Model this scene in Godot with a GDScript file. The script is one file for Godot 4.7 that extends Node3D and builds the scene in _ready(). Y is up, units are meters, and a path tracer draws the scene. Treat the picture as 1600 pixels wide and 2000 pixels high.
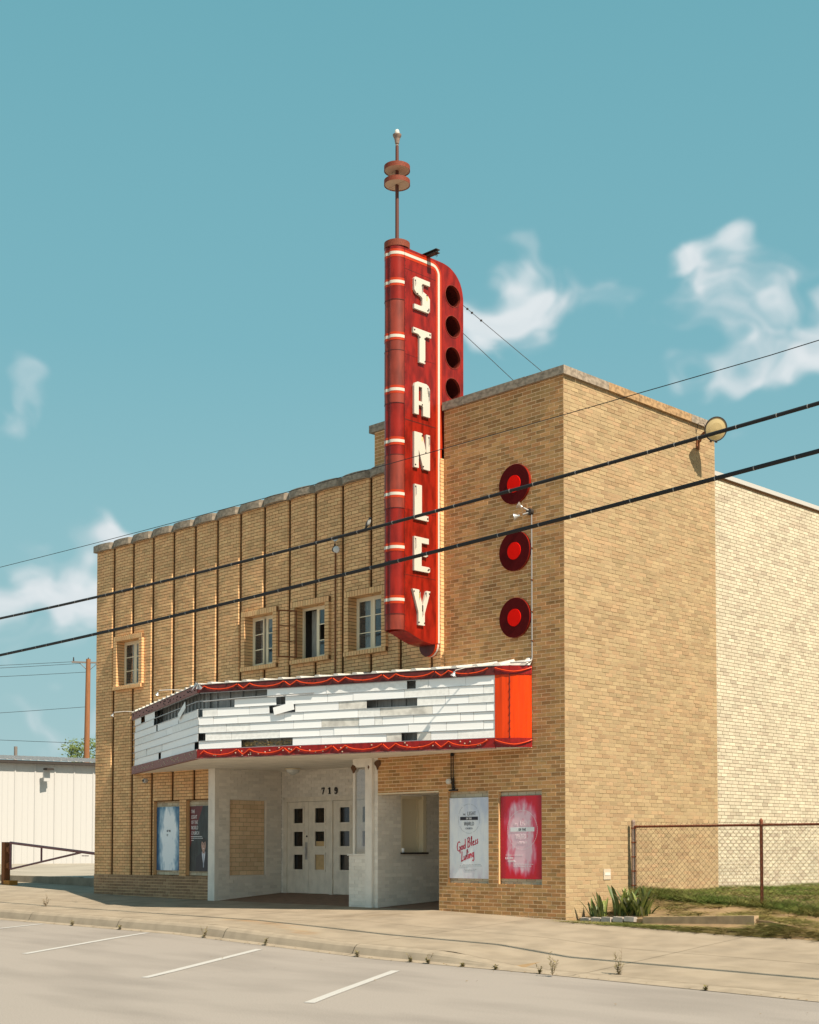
extends Node3D
# Corner view of an old brick picture theatre with a blade sign and a V-shaped marquee.
# x runs along the street front (to the right), z towards the street, y up; the tower corner stands at the origin.

const COURSE := 0.0677
const BRICK := 0.203
const FLUTE := 0.8124
const GROOVE0 := -13.631
const SOFFIT := 2.88

var rng := RandomNumberGenerator.new()
var mats := {}
var texs := {}
var fonts := {}
var used := {}


# ---------------------------------------------------------------- mesh collector
class MB:
	var v := PackedVector3Array()
	var n := PackedVector3Array()
	var c := PackedColorArray()
	var t := PackedVector2Array()
	var col := Color(1, 1, 1)

	func tri(a: Vector3, b: Vector3, d: Vector3) -> void:   # counter-clockwise seen from outside
		var m := (b - a).cross(d - a).normalized()
		v.append(a); v.append(d); v.append(b)
		for i in 3:
			n.append(m); c.append(col); t.append(Vector2.ZERO)

	func quad(a: Vector3, b: Vector3, d: Vector3, e: Vector3) -> void:
		tri(a, b, d)
		tri(a, d, e)

	func quad_uv(a: Vector3, b: Vector3, d: Vector3, e: Vector3) -> void:   # a lower left, b lower right, d upper right, e upper left
		var k := t.size()
		quad(a, b, d, e)
		var u := [Vector2(0, 1), Vector2(1, 0), Vector2(1, 1), Vector2(0, 1), Vector2(0, 0), Vector2(1, 0)]
		for i in 6:
			t[k + i] = u[i]

	func smooth_quad(a: Vector3, b: Vector3, d: Vector3, e: Vector3, na: Vector3, nb: Vector3, nd: Vector3, ne: Vector3) -> void:
		v.append(a); v.append(d); v.append(b); v.append(a); v.append(e); v.append(d)
		n.append(na); n.append(nd); n.append(nb); n.append(na); n.append(ne); n.append(nd)
		for i in 6:
			c.append(col); t.append(Vector2.ZERO)

	func box(at: Vector3, size: Vector3, b := Basis()) -> void:
		var x := b.x * size.x / 2.0
		var y := b.y * size.y / 2.0
		var z := b.z * size.z / 2.0
		quad(at - x - y + z, at + x - y + z, at + x + y + z, at - x + y + z)
		quad(at + x - y - z, at - x - y - z, at - x + y - z, at + x + y - z)
		quad(at + x - y + z, at + x - y - z, at + x + y - z, at + x + y + z)
		quad(at - x - y - z, at - x - y + z, at - x + y + z, at - x + y - z)
		quad(at - x + y + z, at + x + y + z, at + x + y - z, at - x + y - z)
		quad(at - x - y - z, at + x - y - z, at + x - y + z, at - x - y + z)

	func span(x0: float, x1: float, y0: float, y1: float, z0: float, z1: float) -> void:
		box(Vector3((x0 + x1) / 2, (y0 + y1) / 2, (z0 + z1) / 2), Vector3(absf(x1 - x0), absf(y1 - y0), absf(z1 - z0)))

	func tube(p: PackedVector3Array, r0: float, r1 := -1.0, sides := 8, radii := PackedFloat32Array()) -> void:
		if r1 < 0:
			r1 = r0
		var count := p.size()
		var rings := []
		var norms := []
		var side := Vector3.ZERO
		for i in count:
			var dir := (p[mini(i + 1, count - 1)] - p[maxi(i - 1, 0)]).normalized()
			if side == Vector3.ZERO:
				side = dir.cross(Vector3.UP if absf(dir.y) < 0.9 else Vector3.RIGHT).normalized()
			side = (side - dir * side.dot(dir)).normalized()
			var up := side.cross(dir)
			var r: float = radii[i] if radii.size() else lerpf(r0, r1, float(i) / (count - 1))
			var ring := PackedVector3Array()
			var nr := PackedVector3Array()
			for k in sides:
				var an := TAU * k / sides
				var d := side * cos(an) + up * sin(an)
				ring.append(p[i] + d * r)
				nr.append(d)
			rings.append(ring)
			norms.append(nr)
		for i in count - 1:
			for k in sides:
				var q := (k + 1) % sides
				smooth_quad(rings[i][k], rings[i + 1][k], rings[i + 1][q], rings[i][q], norms[i][k], norms[i + 1][k], norms[i + 1][q], norms[i][q])
		for k in range(1, sides - 1):
			tri(rings[0][0], rings[0][k], rings[0][k + 1])
			tri(rings[count - 1][0], rings[count - 1][k + 1], rings[count - 1][k])

	func lathe(prof: PackedVector2Array, at: Vector3, b := Basis(), segs := 24) -> void:   # prof: radius, height along b.y
		for i in prof.size() - 1:
			var p0 := prof[i]
			var p1 := prof[i + 1]
			var e := (p1 - p0).normalized()
			var nn := Vector2(e.y, -e.x)
			for k in segs:
				var a0 := TAU * k / segs
				var a1 := TAU * (k + 1) / segs
				var d0 := b.x * cos(a0) - b.z * sin(a0)
				var d1 := b.x * cos(a1) - b.z * sin(a1)
				smooth_quad(at + d0 * p0.x + b.y * p0.y, at + d1 * p0.x + b.y * p0.y, at + d1 * p1.x + b.y * p1.y, at + d0 * p1.x + b.y * p1.y,
					d0 * nn.x + b.y * nn.y, d1 * nn.x + b.y * nn.y, d1 * nn.x + b.y * nn.y, d0 * nn.x + b.y * nn.y)

	func prism(poly: PackedVector2Array, depth: float, x: Transform3D) -> void:   # polygon in x.basis.x/y, front at 0, back at -depth along basis.z
		var p := poly
		if Geometry2D.is_polygon_clockwise(p):
			p = poly.duplicate()
			p.reverse()
		var ids := Geometry2D.triangulate_polygon(p)
		var f := PackedVector3Array()
		var g := PackedVector3Array()
		for q in p:
			f.append(x * Vector3(q.x, q.y, 0))
			g.append(x * Vector3(q.x, q.y, -depth))
		for i in range(0, ids.size(), 3):
			var a: int = ids[i]
			var b: int = ids[i + 1]
			var d: int = ids[i + 2]
			if (p[b] - p[a]).cross(p[d] - p[a]) < 0:
				var s := b
				b = d
				d = s
			tri(f[a], f[b], f[d])
			tri(g[a], g[d], g[b])
		for i in p.size():
			var j := (i + 1) % p.size()
			quad(f[i], g[i], g[j], f[j])

	func mesh() -> ArrayMesh:
		var m := ArrayMesh.new()
		if v.is_empty():
			return m
		var a := []
		a.resize(Mesh.ARRAY_MAX)
		a[Mesh.ARRAY_VERTEX] = v
		a[Mesh.ARRAY_NORMAL] = n
		a[Mesh.ARRAY_COLOR] = c
		a[Mesh.ARRAY_TEX_UV] = t
		m.add_surface_from_arrays(Mesh.PRIMITIVE_TRIANGLES, a)
		return m


# ---------------------------------------------------------------- scene helpers
func numbered(called: String) -> String:
	used[called] = used.get(called, -1) + 1
	return called if used[called] == 0 else "%s_%03d" % [called, used[called]]


func tag(o: Node, label: String, category: String, group := "", kind := "") -> Node:
	if label: o.set_meta("label", label)
	if category: o.set_meta("category", category)
	if group: o.set_meta("group", group)
	if kind: o.set_meta("kind", kind)
	return o


func thing(called: String, label: String, category: String, at := Vector3.ZERO, turn := 0.0, group := "") -> Node3D:
	var o := Node3D.new()
	o.name = numbered(called)
	add_child(o)
	o.position = at
	o.rotation.y = turn
	tag(o, label, category, group)
	return o


func obj(called: String, mb: MB, m: Material, parent: Node = null) -> MeshInstance3D:
	var o := MeshInstance3D.new()
	o.mesh = mb.mesh()
	o.material_override = null
	if o.mesh.get_surface_count():
		o.mesh.surface_set_material(0, m)
	o.name = numbered(called) if parent == null else called
	(self if parent == null else parent).add_child(o, true)
	return o


func struct(called: String, mb: MB, m: Material) -> MeshInstance3D:
	var o := obj(called, mb, m)
	o.set_meta("kind", "structure")
	return o


func lin(c: Color) -> Color:
	var s := c.linear_to_srgb()
	s.a = c.a
	return s


func noise_tex(key: String, sd: int, freq: float, lo: float, hi: float, oct := 4, kind := FastNoiseLite.TYPE_SIMPLEX_SMOOTH, size := 512, mid := 0.5) -> NoiseTexture2D:
	if texs.has(key):
		return texs[key]
	var n := FastNoiseLite.new()
	n.seed = sd
	n.noise_type = kind
	n.frequency = freq
	n.fractal_octaves = oct
	var t := NoiseTexture2D.new()
	t.width = size
	t.height = size
	t.seamless = true
	t.noise = n
	var g := Gradient.new()
	var a := pow(lo, 1 / 2.2)
	var b := pow(hi, 1 / 2.2)
	g.set_color(0, Color(a, a, a))
	g.set_color(1, Color(b, b, b))
	g.set_offset(0, clampf(mid - 0.35, 0, 1))
	g.set_offset(1, clampf(mid + 0.35, 0, 1))
	t.color_ramp = g
	texs[key] = t
	return t


# o: tex/scale (coarse), det/dscale (fine, multiplied), vc, metal, spec, alpha, normal
func mat(key: String, c: Color, rough := 0.85, o := {}) -> StandardMaterial3D:
	if mats.has(key):
		return mats[key]
	var m := StandardMaterial3D.new()
	m.resource_name = key
	m.albedo_color = lin(c)
	m.roughness = rough
	m.metallic = o.get("metal", 0.0)
	m.metallic_specular = o.get("spec", 0.4)
	m.cull_mode = BaseMaterial3D.CULL_DISABLED
	if o.get("vc", false):
		m.vertex_color_use_as_albedo = true
	if o.has("tex"):
		m.albedo_texture = o.tex
		m.uv1_triplanar = true
		m.uv1_world_triplanar = o.get("world", true)
		m.uv1_scale = o.get("scale", Vector3.ONE)
	if o.has("det"):
		m.detail_enabled = true
		m.detail_blend_mode = BaseMaterial3D.BLEND_MODE_MUL
		m.detail_albedo = o.det
		m.detail_uv_layer = BaseMaterial3D.DETAIL_UV_2
		m.uv2_triplanar = true
		m.uv2_world_triplanar = true
		m.uv2_scale = o.get("dscale", Vector3.ONE)
	if o.has("back"):
		m.backlight_enabled = true
		m.backlight = o.back
	if c.a < 1.0:
		m.transparency = BaseMaterial3D.TRANSPARENCY_ALPHA
		m.albedo_color.a = c.a
	mats[key] = m
	return m


func font(called: String, weight := 400, italic := false) -> SystemFont:
	var k := "%s%d%s" % [called, weight, italic]
	if not fonts.has(k):
		var f := SystemFont.new()
		f.font_names = PackedStringArray([called])
		f.font_weight = weight
		f.font_italic = italic
		fonts[k] = f
	return fonts[k]


func lettering(text: String, at: Vector3, height: float, m: Material, parent: Node, f: Font, wide := 1.0, shear := 0.0, tilt := 0.0, called := "lettering") -> MeshInstance3D:
	var t := TextMesh.new()
	t.text = text
	t.font = f
	t.font_size = 64
	t.pixel_size = height / 46.0        # cap height of the font at size 64
	t.depth = 0.003
	t.curve_step = 1.0
	t.material = m
	var o := MeshInstance3D.new()
	o.mesh = t
	o.name = called
	var b := Basis(Vector3(wide, 0, 0), Vector3(shear, 1, 0), Vector3(0, 0, 1))
	o.transform = Transform3D(Basis(Vector3(0, 0, 1), tilt) * b, at)
	parent.add_child(o, true)
	return o


func interp(tbl: Array, x: float) -> float:
	if x <= tbl[0][0]:
		return tbl[0][1]
	for i in tbl.size() - 1:
		if x <= tbl[i + 1][0]:
			return lerpf(tbl[i][1], tbl[i + 1][1], (x - tbl[i][0]) / (tbl[i + 1][0] - tbl[i][0]))
	return tbl[-1][1]


const WALLFOOT := [[-60.0, 0.5], [-20.0, 0.2], [-14.5, 0.085], [-9.8, 0.035], [-2.9, 0.03], [0.0, -0.04], [3.0, -0.12], [8.0, -0.2], [20.0, -0.35]]
const KERBTOP := [[-60.0, 0.3], [-20.0, 0.02], [-11.3, -0.07], [-4.3, -0.125], [-1.1, -0.25], [1.2, -0.29], [2.5, -0.425], [8.0, -0.5], [20.0, -0.6]]
const GUTTER := [[-60.0, 0.0], [-20.0, -0.2], [-11.0, -0.27], [-5.0, -0.30], [0.0, -0.44], [3.0, -0.455], [7.0, -0.51], [20.0, -0.62]]


func walk_y(x: float, z: float) -> float:
	return lerpf(interp(WALLFOOT, x), interp(KERBTOP, x), clampf(z / 4.0, -0.3, 1.0))


var grime := FastNoiseLite.new()


func walk_tint(x: float, z: float) -> Color:
	# dirt, tyre dust and rust run into the concrete, blotchy and streaked
	grime.seed = 90
	grime.frequency = 0.55
	grime.fractal_octaves = 5
	var c := 1.0 + 0.16 * grime.get_noise_2d(x * 1.0, z * 2.6) + 0.12 * grime.get_noise_2d(x * 4.0 + 50.0, z * 7.0)
	var col := Color(c, c * 0.995, c * 0.985)
	for q in [[-4.6, 3.2, 0.55, 0.16, 0.5], [-3.75, 3.25, 0.7, 0.14, 0.6], [-2.75, 3.55, 0.5, 0.1, 0.7], [-2.3, 3.75, 0.2, 0.12, 0.8]]:
		var f: float = q[4] * exp(-pow((x - q[0]) / q[2], 2.0) - pow((z - q[1]) / q[3], 2.0)) * clampf(0.7 + 1.5 * grime.get_noise_2d(x * 6.0, z * 9.0), 0, 1)
		col = col.lerp(Color(1.0, 0.62, 0.30), f)
	var d := exp(-pow((x + 3.2 + (z - 1.0) * 0.5) / 0.35, 2.0) - pow((z - 1.1) / 0.9, 2.0)) * clampf(0.5 + 1.4 * grime.get_noise_2d(x * 5.0 + 9.0, z * 5.0), 0, 1)
	return col.lerp(Color(0.6, 0.56, 0.5), d * 0.7)


func lawn_y(x: float, z: float) -> float:
	var kerb := interp([[0.0, -0.02], [3.3, 0.125], [4.2, -0.02], [6.0, -0.10], [30.0, -0.3]], x)
	var drop := 0.09 * (1.0 - smoothstep(3.3, 3.9, x))
	if z > -0.3:
		return lerpf(walk_y(x, 0.15) - 0.005, kerb - drop, clampf((0.15 - z) / 0.45, 0, 1))
	var back := interp([[0.0, 0.39], [2.6, 0.20], [3.7, 0.09], [6.0, 0.0], [30.0, -0.2]], x)
	var rear := interp([[0.0, 0.39], [6.0, 0.22], [30.0, 0.0]], x)
	back = lerpf(back, rear, clampf((-1.9 - z) / 2.0, 0, 1))
	return lerpf(kerb - 0.02 * (1.0 - smoothstep(3.3, 3.9, x)), back, clampf((-0.36 - z) / 1.4, 0, 1)) + 0.02 * sin(x * 1.9 + z * 2.3) * clampf((-0.36 - z) / 1.0, 0, 1)


func flute(u: float) -> float:
	if u < -14.24:
		return 0.095
	var t := fposmod(u - GROOVE0, FLUTE) / FLUTE
	if t < 0.013 or t > 0.987:
		return 0.008
	if t < 0.3:
		return 0.03 + 0.065 * (1.0 - pow(1.0 - t / 0.3, 2.0))
	if t < 0.965:
		return 0.095 + 0.004 * sin((t - 0.3) / 0.665 * PI)
	return lerpf(0.095, 0.045, (t - 0.965) / 0.035)


func flute_breaks(a: float, b: float) -> PackedFloat32Array:
	var out := PackedFloat32Array([a])
	var k := floorf((a - GROOVE0) / FLUTE)
	while GROOVE0 + k * FLUTE < b:
		if k < -1.5:
			k += 1
			continue
		for t in [0.0, 0.0128, 0.0132, 0.1, 0.2, 0.3, 0.6, 0.965, 0.9868, 0.9872]:
			var u: float = GROOVE0 + (k + t) * FLUTE
			if u > a + 0.0002 and u < b - 0.0002:
				out.append(u)
		k += 1
	out.append(b)
	return out


func in_holes(u: float, y: float, holes: Array) -> bool:
	for h in holes:
		if h.has_point(Vector2(u, y)):
			return true
	return false


# A brick wall: the joints are a recessed sheet (returned), the bricks stand on it.
# o: at(Callable u,y,d), u0,u1,y0,y1, holes, pal, fluted, single (Rect2), names
func brick_wall(called: String, parent: Node, o: Dictionary) -> MeshInstance3D:
	var at: Callable = o.at
	var holes: Array = o.get("holes", [])
	var fluted: bool = o.get("fluted", false)
	var us := [o.u0, o.u1]
	var ys := [o.y0, o.y1]
	for h in holes:
		for e in [h.position.x, h.end.x]:
			if e > o.u0 and e < o.u1: us.append(e)
		for e in [h.position.y, h.end.y]:
			if e > o.y0 and e < o.y1: ys.append(e)
	if fluted:
		us.append_array(Array(flute_breaks(o.u0, o.u1)))
	us.sort()
	ys.sort()
	var deep: float = -o.get("recess", 0.007)
	var joint := MB.new()
	for i in us.size() - 1:
		if us[i + 1] - us[i] < 0.00005: continue
		for j in ys.size() - 1:
			if ys[j + 1] - ys[j] < 0.0005: continue
			if in_holes((us[i] + us[i + 1]) / 2, (ys[j] + ys[j + 1]) / 2, holes): continue
			joint.quad(at.call(us[i], ys[j], deep), at.call(us[i + 1], ys[j], deep), at.call(us[i + 1], ys[j + 1], deep), at.call(us[i], ys[j + 1], deep))
	var wall := obj(called, joint, o.mortar, parent)
	var mb := MB.new()
	var pal: Array = o.pal
	var single: Rect2 = o.get("single", Rect2())
	var course: float = o.get("course", COURSE)
	var length: float = o.get("length", BRICK)
	var gap: float = o.get("gap", 0.0045)
	var k := 0
	while o.y0 + k * course < o.y1 - 0.02:
		var ya: float = o.y0 + k * course + gap
		var yb := minf(o.y0 + (k + 1) * course - gap, o.y1)
		var yc := (ya + yb) / 2
		var ivs := [[o.u0, o.u1]]
		for h in holes:
			if yc > h.position.y and yc < h.end.y:
				var nxt := []
				for iv in ivs:
					if h.end.x <= iv[0] or h.position.x >= iv[1]:
						nxt.append(iv)
					else:
						if h.position.x - iv[0] > 0.02: nxt.append([iv[0], h.position.x])
						if iv[1] - h.end.x > 0.02: nxt.append([h.end.x, iv[1]])
				ivs = nxt
		if fluted:
			var cut := []
			for iv in ivs:
				var a: float = iv[0]
				var q := floorf((a - GROOVE0) / FLUTE + 0.001) + 1
				while GROOVE0 + q * FLUTE < iv[1] - 0.01:
					cut.append([a, GROOVE0 + q * FLUTE - 0.0075])
					a = GROOVE0 + q * FLUTE + 0.0075
					q += 1
				cut.append([a, iv[1]])
			ivs = cut
		var off: float = o.get("phase", 0.0) + (length / 2 if k % 2 else 0.0)
		if o.get("headers", 0) and k % int(o.headers) == 3:
			off += length / 4
		for iv in ivs:
			var a: float = iv[0]
			while a < iv[1] - 0.005:
				var b: float = off + (floorf((a - off) / length + 0.02) + 1) * length
				if iv[1] - b < 0.045 or b > iv[1]:
					b = iv[1]
				if b - a < 0.045 and b < iv[1]:
					b = minf(b + length, iv[1])
				var ci := rng.randi() % pal.size()
				var tone: Color = pal[ci]
				var d := rng.randf_range(-0.0015, 0.0025)
				if single.has_area() and single.has_point(Vector2((a + b) / 2, yc)):
					one_brick(wall, at, a + gap, b - gap, ya, yb, d, tone, o.brick_key, ci)
				else:
					var j := rng.randf_range(0.9, 1.08)
					mb.col = Color(tone.r * j, tone.g * j, tone.b * j)
					var seg: PackedFloat32Array = flute_breaks(a + gap, b - gap) if fluted else PackedFloat32Array([a + gap, b - gap])
					for i in seg.size() - 1:
						mb.quad(at.call(seg[i], ya, d), at.call(seg[i + 1], ya, d), at.call(seg[i + 1], yb, d), at.call(seg[i], yb, d))
						mb.quad(at.call(seg[i], yb, d), at.call(seg[i + 1], yb, d), at.call(seg[i + 1], yb, -0.012), at.call(seg[i], yb, -0.012))
						mb.quad(at.call(seg[i], ya, -0.012), at.call(seg[i + 1], ya, -0.012), at.call(seg[i + 1], ya, d), at.call(seg[i], ya, d))
					var e := seg[seg.size() - 1]
					mb.quad(at.call(e, ya, d), at.call(e, ya, -0.012), at.call(e, yb, -0.012), at.call(e, yb, d))
					mb.quad(at.call(seg[0], ya, -0.012), at.call(seg[0], ya, d), at.call(seg[0], yb, d), at.call(seg[0], yb, -0.012))
				a = b
		k += 1
	if mb.v.size():
		obj("bricks", mb, o.brick, wall).set_meta("kind", "stuff")
	return wall


var brick_meshes := {}


func one_brick(parent: Node, at: Callable, a: float, b: float, ya: float, yb: float, d: float, tone: Color, key: String, ci: int) -> void:
	var w := snappedf(b - a, 0.002)
	var h := yb - ya
	var id := "%s_%d_%d" % [key, ci, roundi(w * 500)]
	if not brick_meshes.has(id):
		var mb := MB.new()
		var e := 0.0015
		var f := 0.014
		# bevelled face, sides running back into the joint
		var p := [Vector3(-w / 2, -h / 2, -f), Vector3(w / 2, -h / 2, -f), Vector3(w / 2, h / 2, -f), Vector3(-w / 2, h / 2, -f)]
		var q := [Vector3(-w / 2, -h / 2, -e), Vector3(w / 2, -h / 2, -e), Vector3(w / 2, h / 2, -e), Vector3(-w / 2, h / 2, -e)]
		var r := [Vector3(-w / 2 + e, -h / 2 + e, 0), Vector3(w / 2 - e, -h / 2 + e, 0), Vector3(w / 2 - e, h / 2 - e, 0), Vector3(-w / 2 + e, h / 2 - e, 0)]
		mb.quad(r[0], r[1], r[2], r[3])
		for i in 4:
			var j := (i + 1) % 4
			mb.quad(p[i], p[j], q[j], q[i])
			mb.quad(q[i], q[j], r[j], r[i])
		var m := mb.mesh()
		var mm: StandardMaterial3D = mat(key + "_brick", Color.WHITE).duplicate() if not mats.has("one_%s_%d" % [key, ci]) else mats["one_%s_%d" % [key, ci]]
		mm.vertex_color_use_as_albedo = false
		mm.albedo_color = lin(tone)
		mats["one_%s_%d" % [key, ci]] = mm
		m.surface_set_material(0, mm)
		brick_meshes[id] = m
	var o := MeshInstance3D.new()
	o.mesh = brick_meshes[id]
	o.name = "brick"
	var x: Vector3 = (at.call(1.0, 0.0, 0.0) - at.call(0.0, 0.0, 0.0))
	var z: Vector3 = (at.call(0.0, 0.0, 1.0) - at.call(0.0, 0.0, 0.0))
	o.transform = Transform3D(Basis(x, Vector3.UP, z), at.call((a + b) / 2, (ya + yb) / 2, d))
	parent.add_child(o, true)


func plane_map(origin: Vector3, u: Vector3, n: Vector3) -> Callable:
	return func(a: float, y: float, d: float) -> Vector3: return Vector3(origin.x + u.x * a + n.x * d, origin.y + y, origin.z + u.z * a + n.z * d)


# ---------------------------------------------------------------- camera, sky, sun
func sky_image() -> ImageTexture:
	var w := 4096
	var h := 2048
	var im := Image.create_empty(w, h, false, Image.FORMAT_RGBF)
	var n := FastNoiseLite.new()
	n.seed = 11
	n.frequency = 3.2
	n.fractal_octaves = 6
	n.fractal_gain = 0.52
	var n2 := FastNoiseLite.new()
	n2.seed = 29
	n2.frequency = 1.1
	n2.fractal_octaves = 3
	# clouds seen in the photograph: azimuth and elevation (degrees), half sizes, strength
	var seen := []
	for q in [[40, 1160, 120, 80, 1.0], [160, 1150, 75, 85, 0.95], [-90, 1150, 130, 80, 0.9], [20, 830, 85, 40, 0.4], [110, 1400, 120, 35, 0.5], [60, 1265, 120, 35, 0.5],
			[950, 585, 85, 70, 0.85], [1040, 620, 110, 45, 0.75], [960, 670, 75, 60, 0.65], [1360, 500, 80, 50, 0.85], [1430, 560, 80, 65, 0.8], [1390, 640, 95, 55, 0.65], [1440, 700, 130, 50, 0.75], [1590, 590, 75, 75, 0.8], [1560, 690, 130, 70, 0.85], [1700, 640, 120, 90, 0.9], [1580, 745, 80, 40, 0.65], [1290, 470, 40, 26, 0.4]]:
		var d := pixel_dir(q[0], q[1])
		seen.append([rad_to_deg(atan2(d.x, -d.z)), rad_to_deg(asin(d.y)), q[2] / 47.5, q[3] / 47.5, q[4]])
	var y := 0
	while y < h / 2:
		var el := 90.0 - 180.0 * (y + 0.5) / h
		var x := 0
		while x < w:
			var az := wrapf(360.0 * (x + 0.5) / w, -180.0, 180.0)   # Godot's panorama starts at -z and runs through +x
			var near := absf(az + 45.3) < 27.0 and el < 38.0
			var step := 1 if near else 4
			if near or y % 4 == 0:
				if true:
					var e := deg_to_rad(el)
					var a := deg_to_rad(az)
					var d := Vector3(sin(a) * cos(e), sin(e), -cos(a) * cos(e))
					var wx := n2.get_noise_3d(d.x * 9.0, d.y * 12.0 + 3.0, d.z * 9.0) * 0.05
					var wy := n2.get_noise_3d(d.x * 9.0 + 8.0, d.y * 12.0, d.z * 9.0) * 0.05
					var f := n.get_noise_3d((d.x + wx) * 4.2, (d.y + wy) * 6.0, (d.z - wx) * 4.2)
					var g := n2.get_noise_3d(d.x * 2.0 + 7.0, d.y * 4.0, d.z * 2.0)
					# fair-weather clouds all round, more of them low down
					var want := g * 1.9 + 0.22 - maxf(0.0, el - 20.0) * 0.009
					var rough := 0.75
					if near:
						var cover := 0.0
						for s in seen:
							var dx: float = (az - s[0] + wx * 70.0) * cos(e) / s[2]
							var dy: float = (el - s[1] + wy * 60.0) / s[3]
							cover = maxf(cover, s[4] * exp(-(dx * dx + dy * dy) * 0.75))
						var edge := smoothstep(27.0, 20.0, absf(az + 45.3)) * smoothstep(38.0, 34.0, el)
						want = lerpf(want, cover * 1.5 - 0.42, edge)
						rough = lerpf(0.75, 0.12 + 0.75 * sqrt(cover), edge)
					var dens := smoothstep(-0.15, 0.85, want + f * rough)
					var base := sky_color(el)
					var top := Color(0.79, 0.83, 0.85).lerp(Color(0.63, 0.71, 0.745), clampf(0.5 - f * 1.3, 0, 1))
					var c := base.lerp(top, dens * 0.92)
					if near:
						im.set_pixel(x, y, c)
					else:
						im.fill_rect(Rect2i(x, y, 4, 4), c)
			x += step
		y += 1
	im.fill_rect(Rect2i(0, h / 2, w, h / 2), Color(0.42, 0.40, 0.35))
	return ImageTexture.create_from_image(im)


func sky_color(el: float) -> Color:
	var stops := [[0.0, Color(0.43, 0.585, 0.60)], [5.0, Color(0.355, 0.555, 0.585)], [12.0, Color(0.275, 0.515, 0.57)], [20.0, Color(0.20, 0.455, 0.53)], [32.0, Color(0.155, 0.405, 0.48)], [60.0, Color(0.125, 0.36, 0.45)], [90.0, Color(0.115, 0.34, 0.44)]]
	for i in stops.size() - 1:
		if el <= stops[i + 1][0]:
			return stops[i][1].lerp(stops[i + 1][1], clampf((el - stops[i][0]) / (stops[i + 1][0] - stops[i][0]), 0, 1))
	return stops[-1][1]


func pixel_dir(px: float, py: float) -> Vector3:
	var b := Basis.from_euler(Vector3(deg_to_rad(2.36), deg_to_rad(45.308), 0))
	return (b * Vector3((px - 800.0) / 2717.4, (1545.6 - py) / 2717.4, -1.0)).normalized()


func air_and_camera() -> void:
	var cam := Camera3D.new()
	cam.name = "camera"
	add_child(cam)
	cam.position = Vector3(14.679, 1.15, 18.183)
	cam.rotation_degrees = Vector3(2.36, 45.308, 0)
	var near := 0.1
	cam.set_frustum(2000.0 / 2717.4 * near, Vector2(0, 545.6 / 2717.4 * near), near, 900.0)
	cam.current = true
	var e := Environment.new()
	e.background_mode = Environment.BG_SKY
	var s := PanoramaSkyMaterial.new()
	s.panorama = sky_image()
	e.sky = Sky.new()
	e.sky.sky_material = s
	e.tonemap_mode = Environment.TONE_MAPPER_LINEAR
	e.tonemap_exposure = 1.6
	e.background_energy_multiplier = 0.63
	e.sdfgi_enabled = true
	e.ssao_enabled = true
	e.ssil_enabled = true
	var we := WorldEnvironment.new()
	we.name = "air"
	we.environment = e
	add_child(we)
	var sun := DirectionalLight3D.new()
	sun.name = "sun"
	sun.light_energy = 1.6
	sun.light_color = Color(1.0, 0.86, 0.685).linear_to_srgb()
	sun.light_angular_distance = 0.53
	sun.shadow_enabled = true
	add_child(sun)
	sun.basis = Basis.looking_at(Vector3(-0.82, -1.0, -0.07), Vector3.UP)


# ---------------------------------------------------------------- materials
var CREAM := [Color(0.820, 0.495, 0.250), Color(0.778, 0.460, 0.233), Color(0.844, 0.520, 0.263), Color(0.700, 0.436, 0.220), Color(0.827, 0.480, 0.242), Color(0.802, 0.510, 0.258)]
var BROWN := [Color(0.560, 0.295, 0.125), Color(0.485, 0.248, 0.105), Color(0.608, 0.330, 0.140), Color(0.395, 0.212, 0.090), Color(0.514, 0.301, 0.128), Color(0.562, 0.274, 0.116), Color(0.567, 0.325, 0.138), Color(0.422, 0.242, 0.102)]
var BUFF := [Color(0.405, 0.297, 0.172), Color(0.421, 0.312, 0.181), Color(0.400, 0.285, 0.165), Color(0.433, 0.324, 0.187), Color(0.429, 0.297, 0.172), Color(0.409, 0.309, 0.179), Color(0.369, 0.276, 0.160), Color(0.366, 0.255, 0.148)]
var PALE := [Color(0.575, 0.515, 0.395), Color(0.552, 0.489, 0.375), Color(0.592, 0.536, 0.411), Color(0.529, 0.474, 0.363), Color(0.586, 0.525, 0.403), Color(0.478, 0.412, 0.316), Color(0.592, 0.541, 0.415)]
var DARK := [Color(0.360, 0.230, 0.140), Color(0.313, 0.200, 0.122), Color(0.402, 0.265, 0.161), Color(0.338, 0.216, 0.132)]
var WHITE := [Color(0.860, 0.795, 0.710), Color(0.851, 0.787, 0.703), Color(0.864, 0.799, 0.714)]


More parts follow.
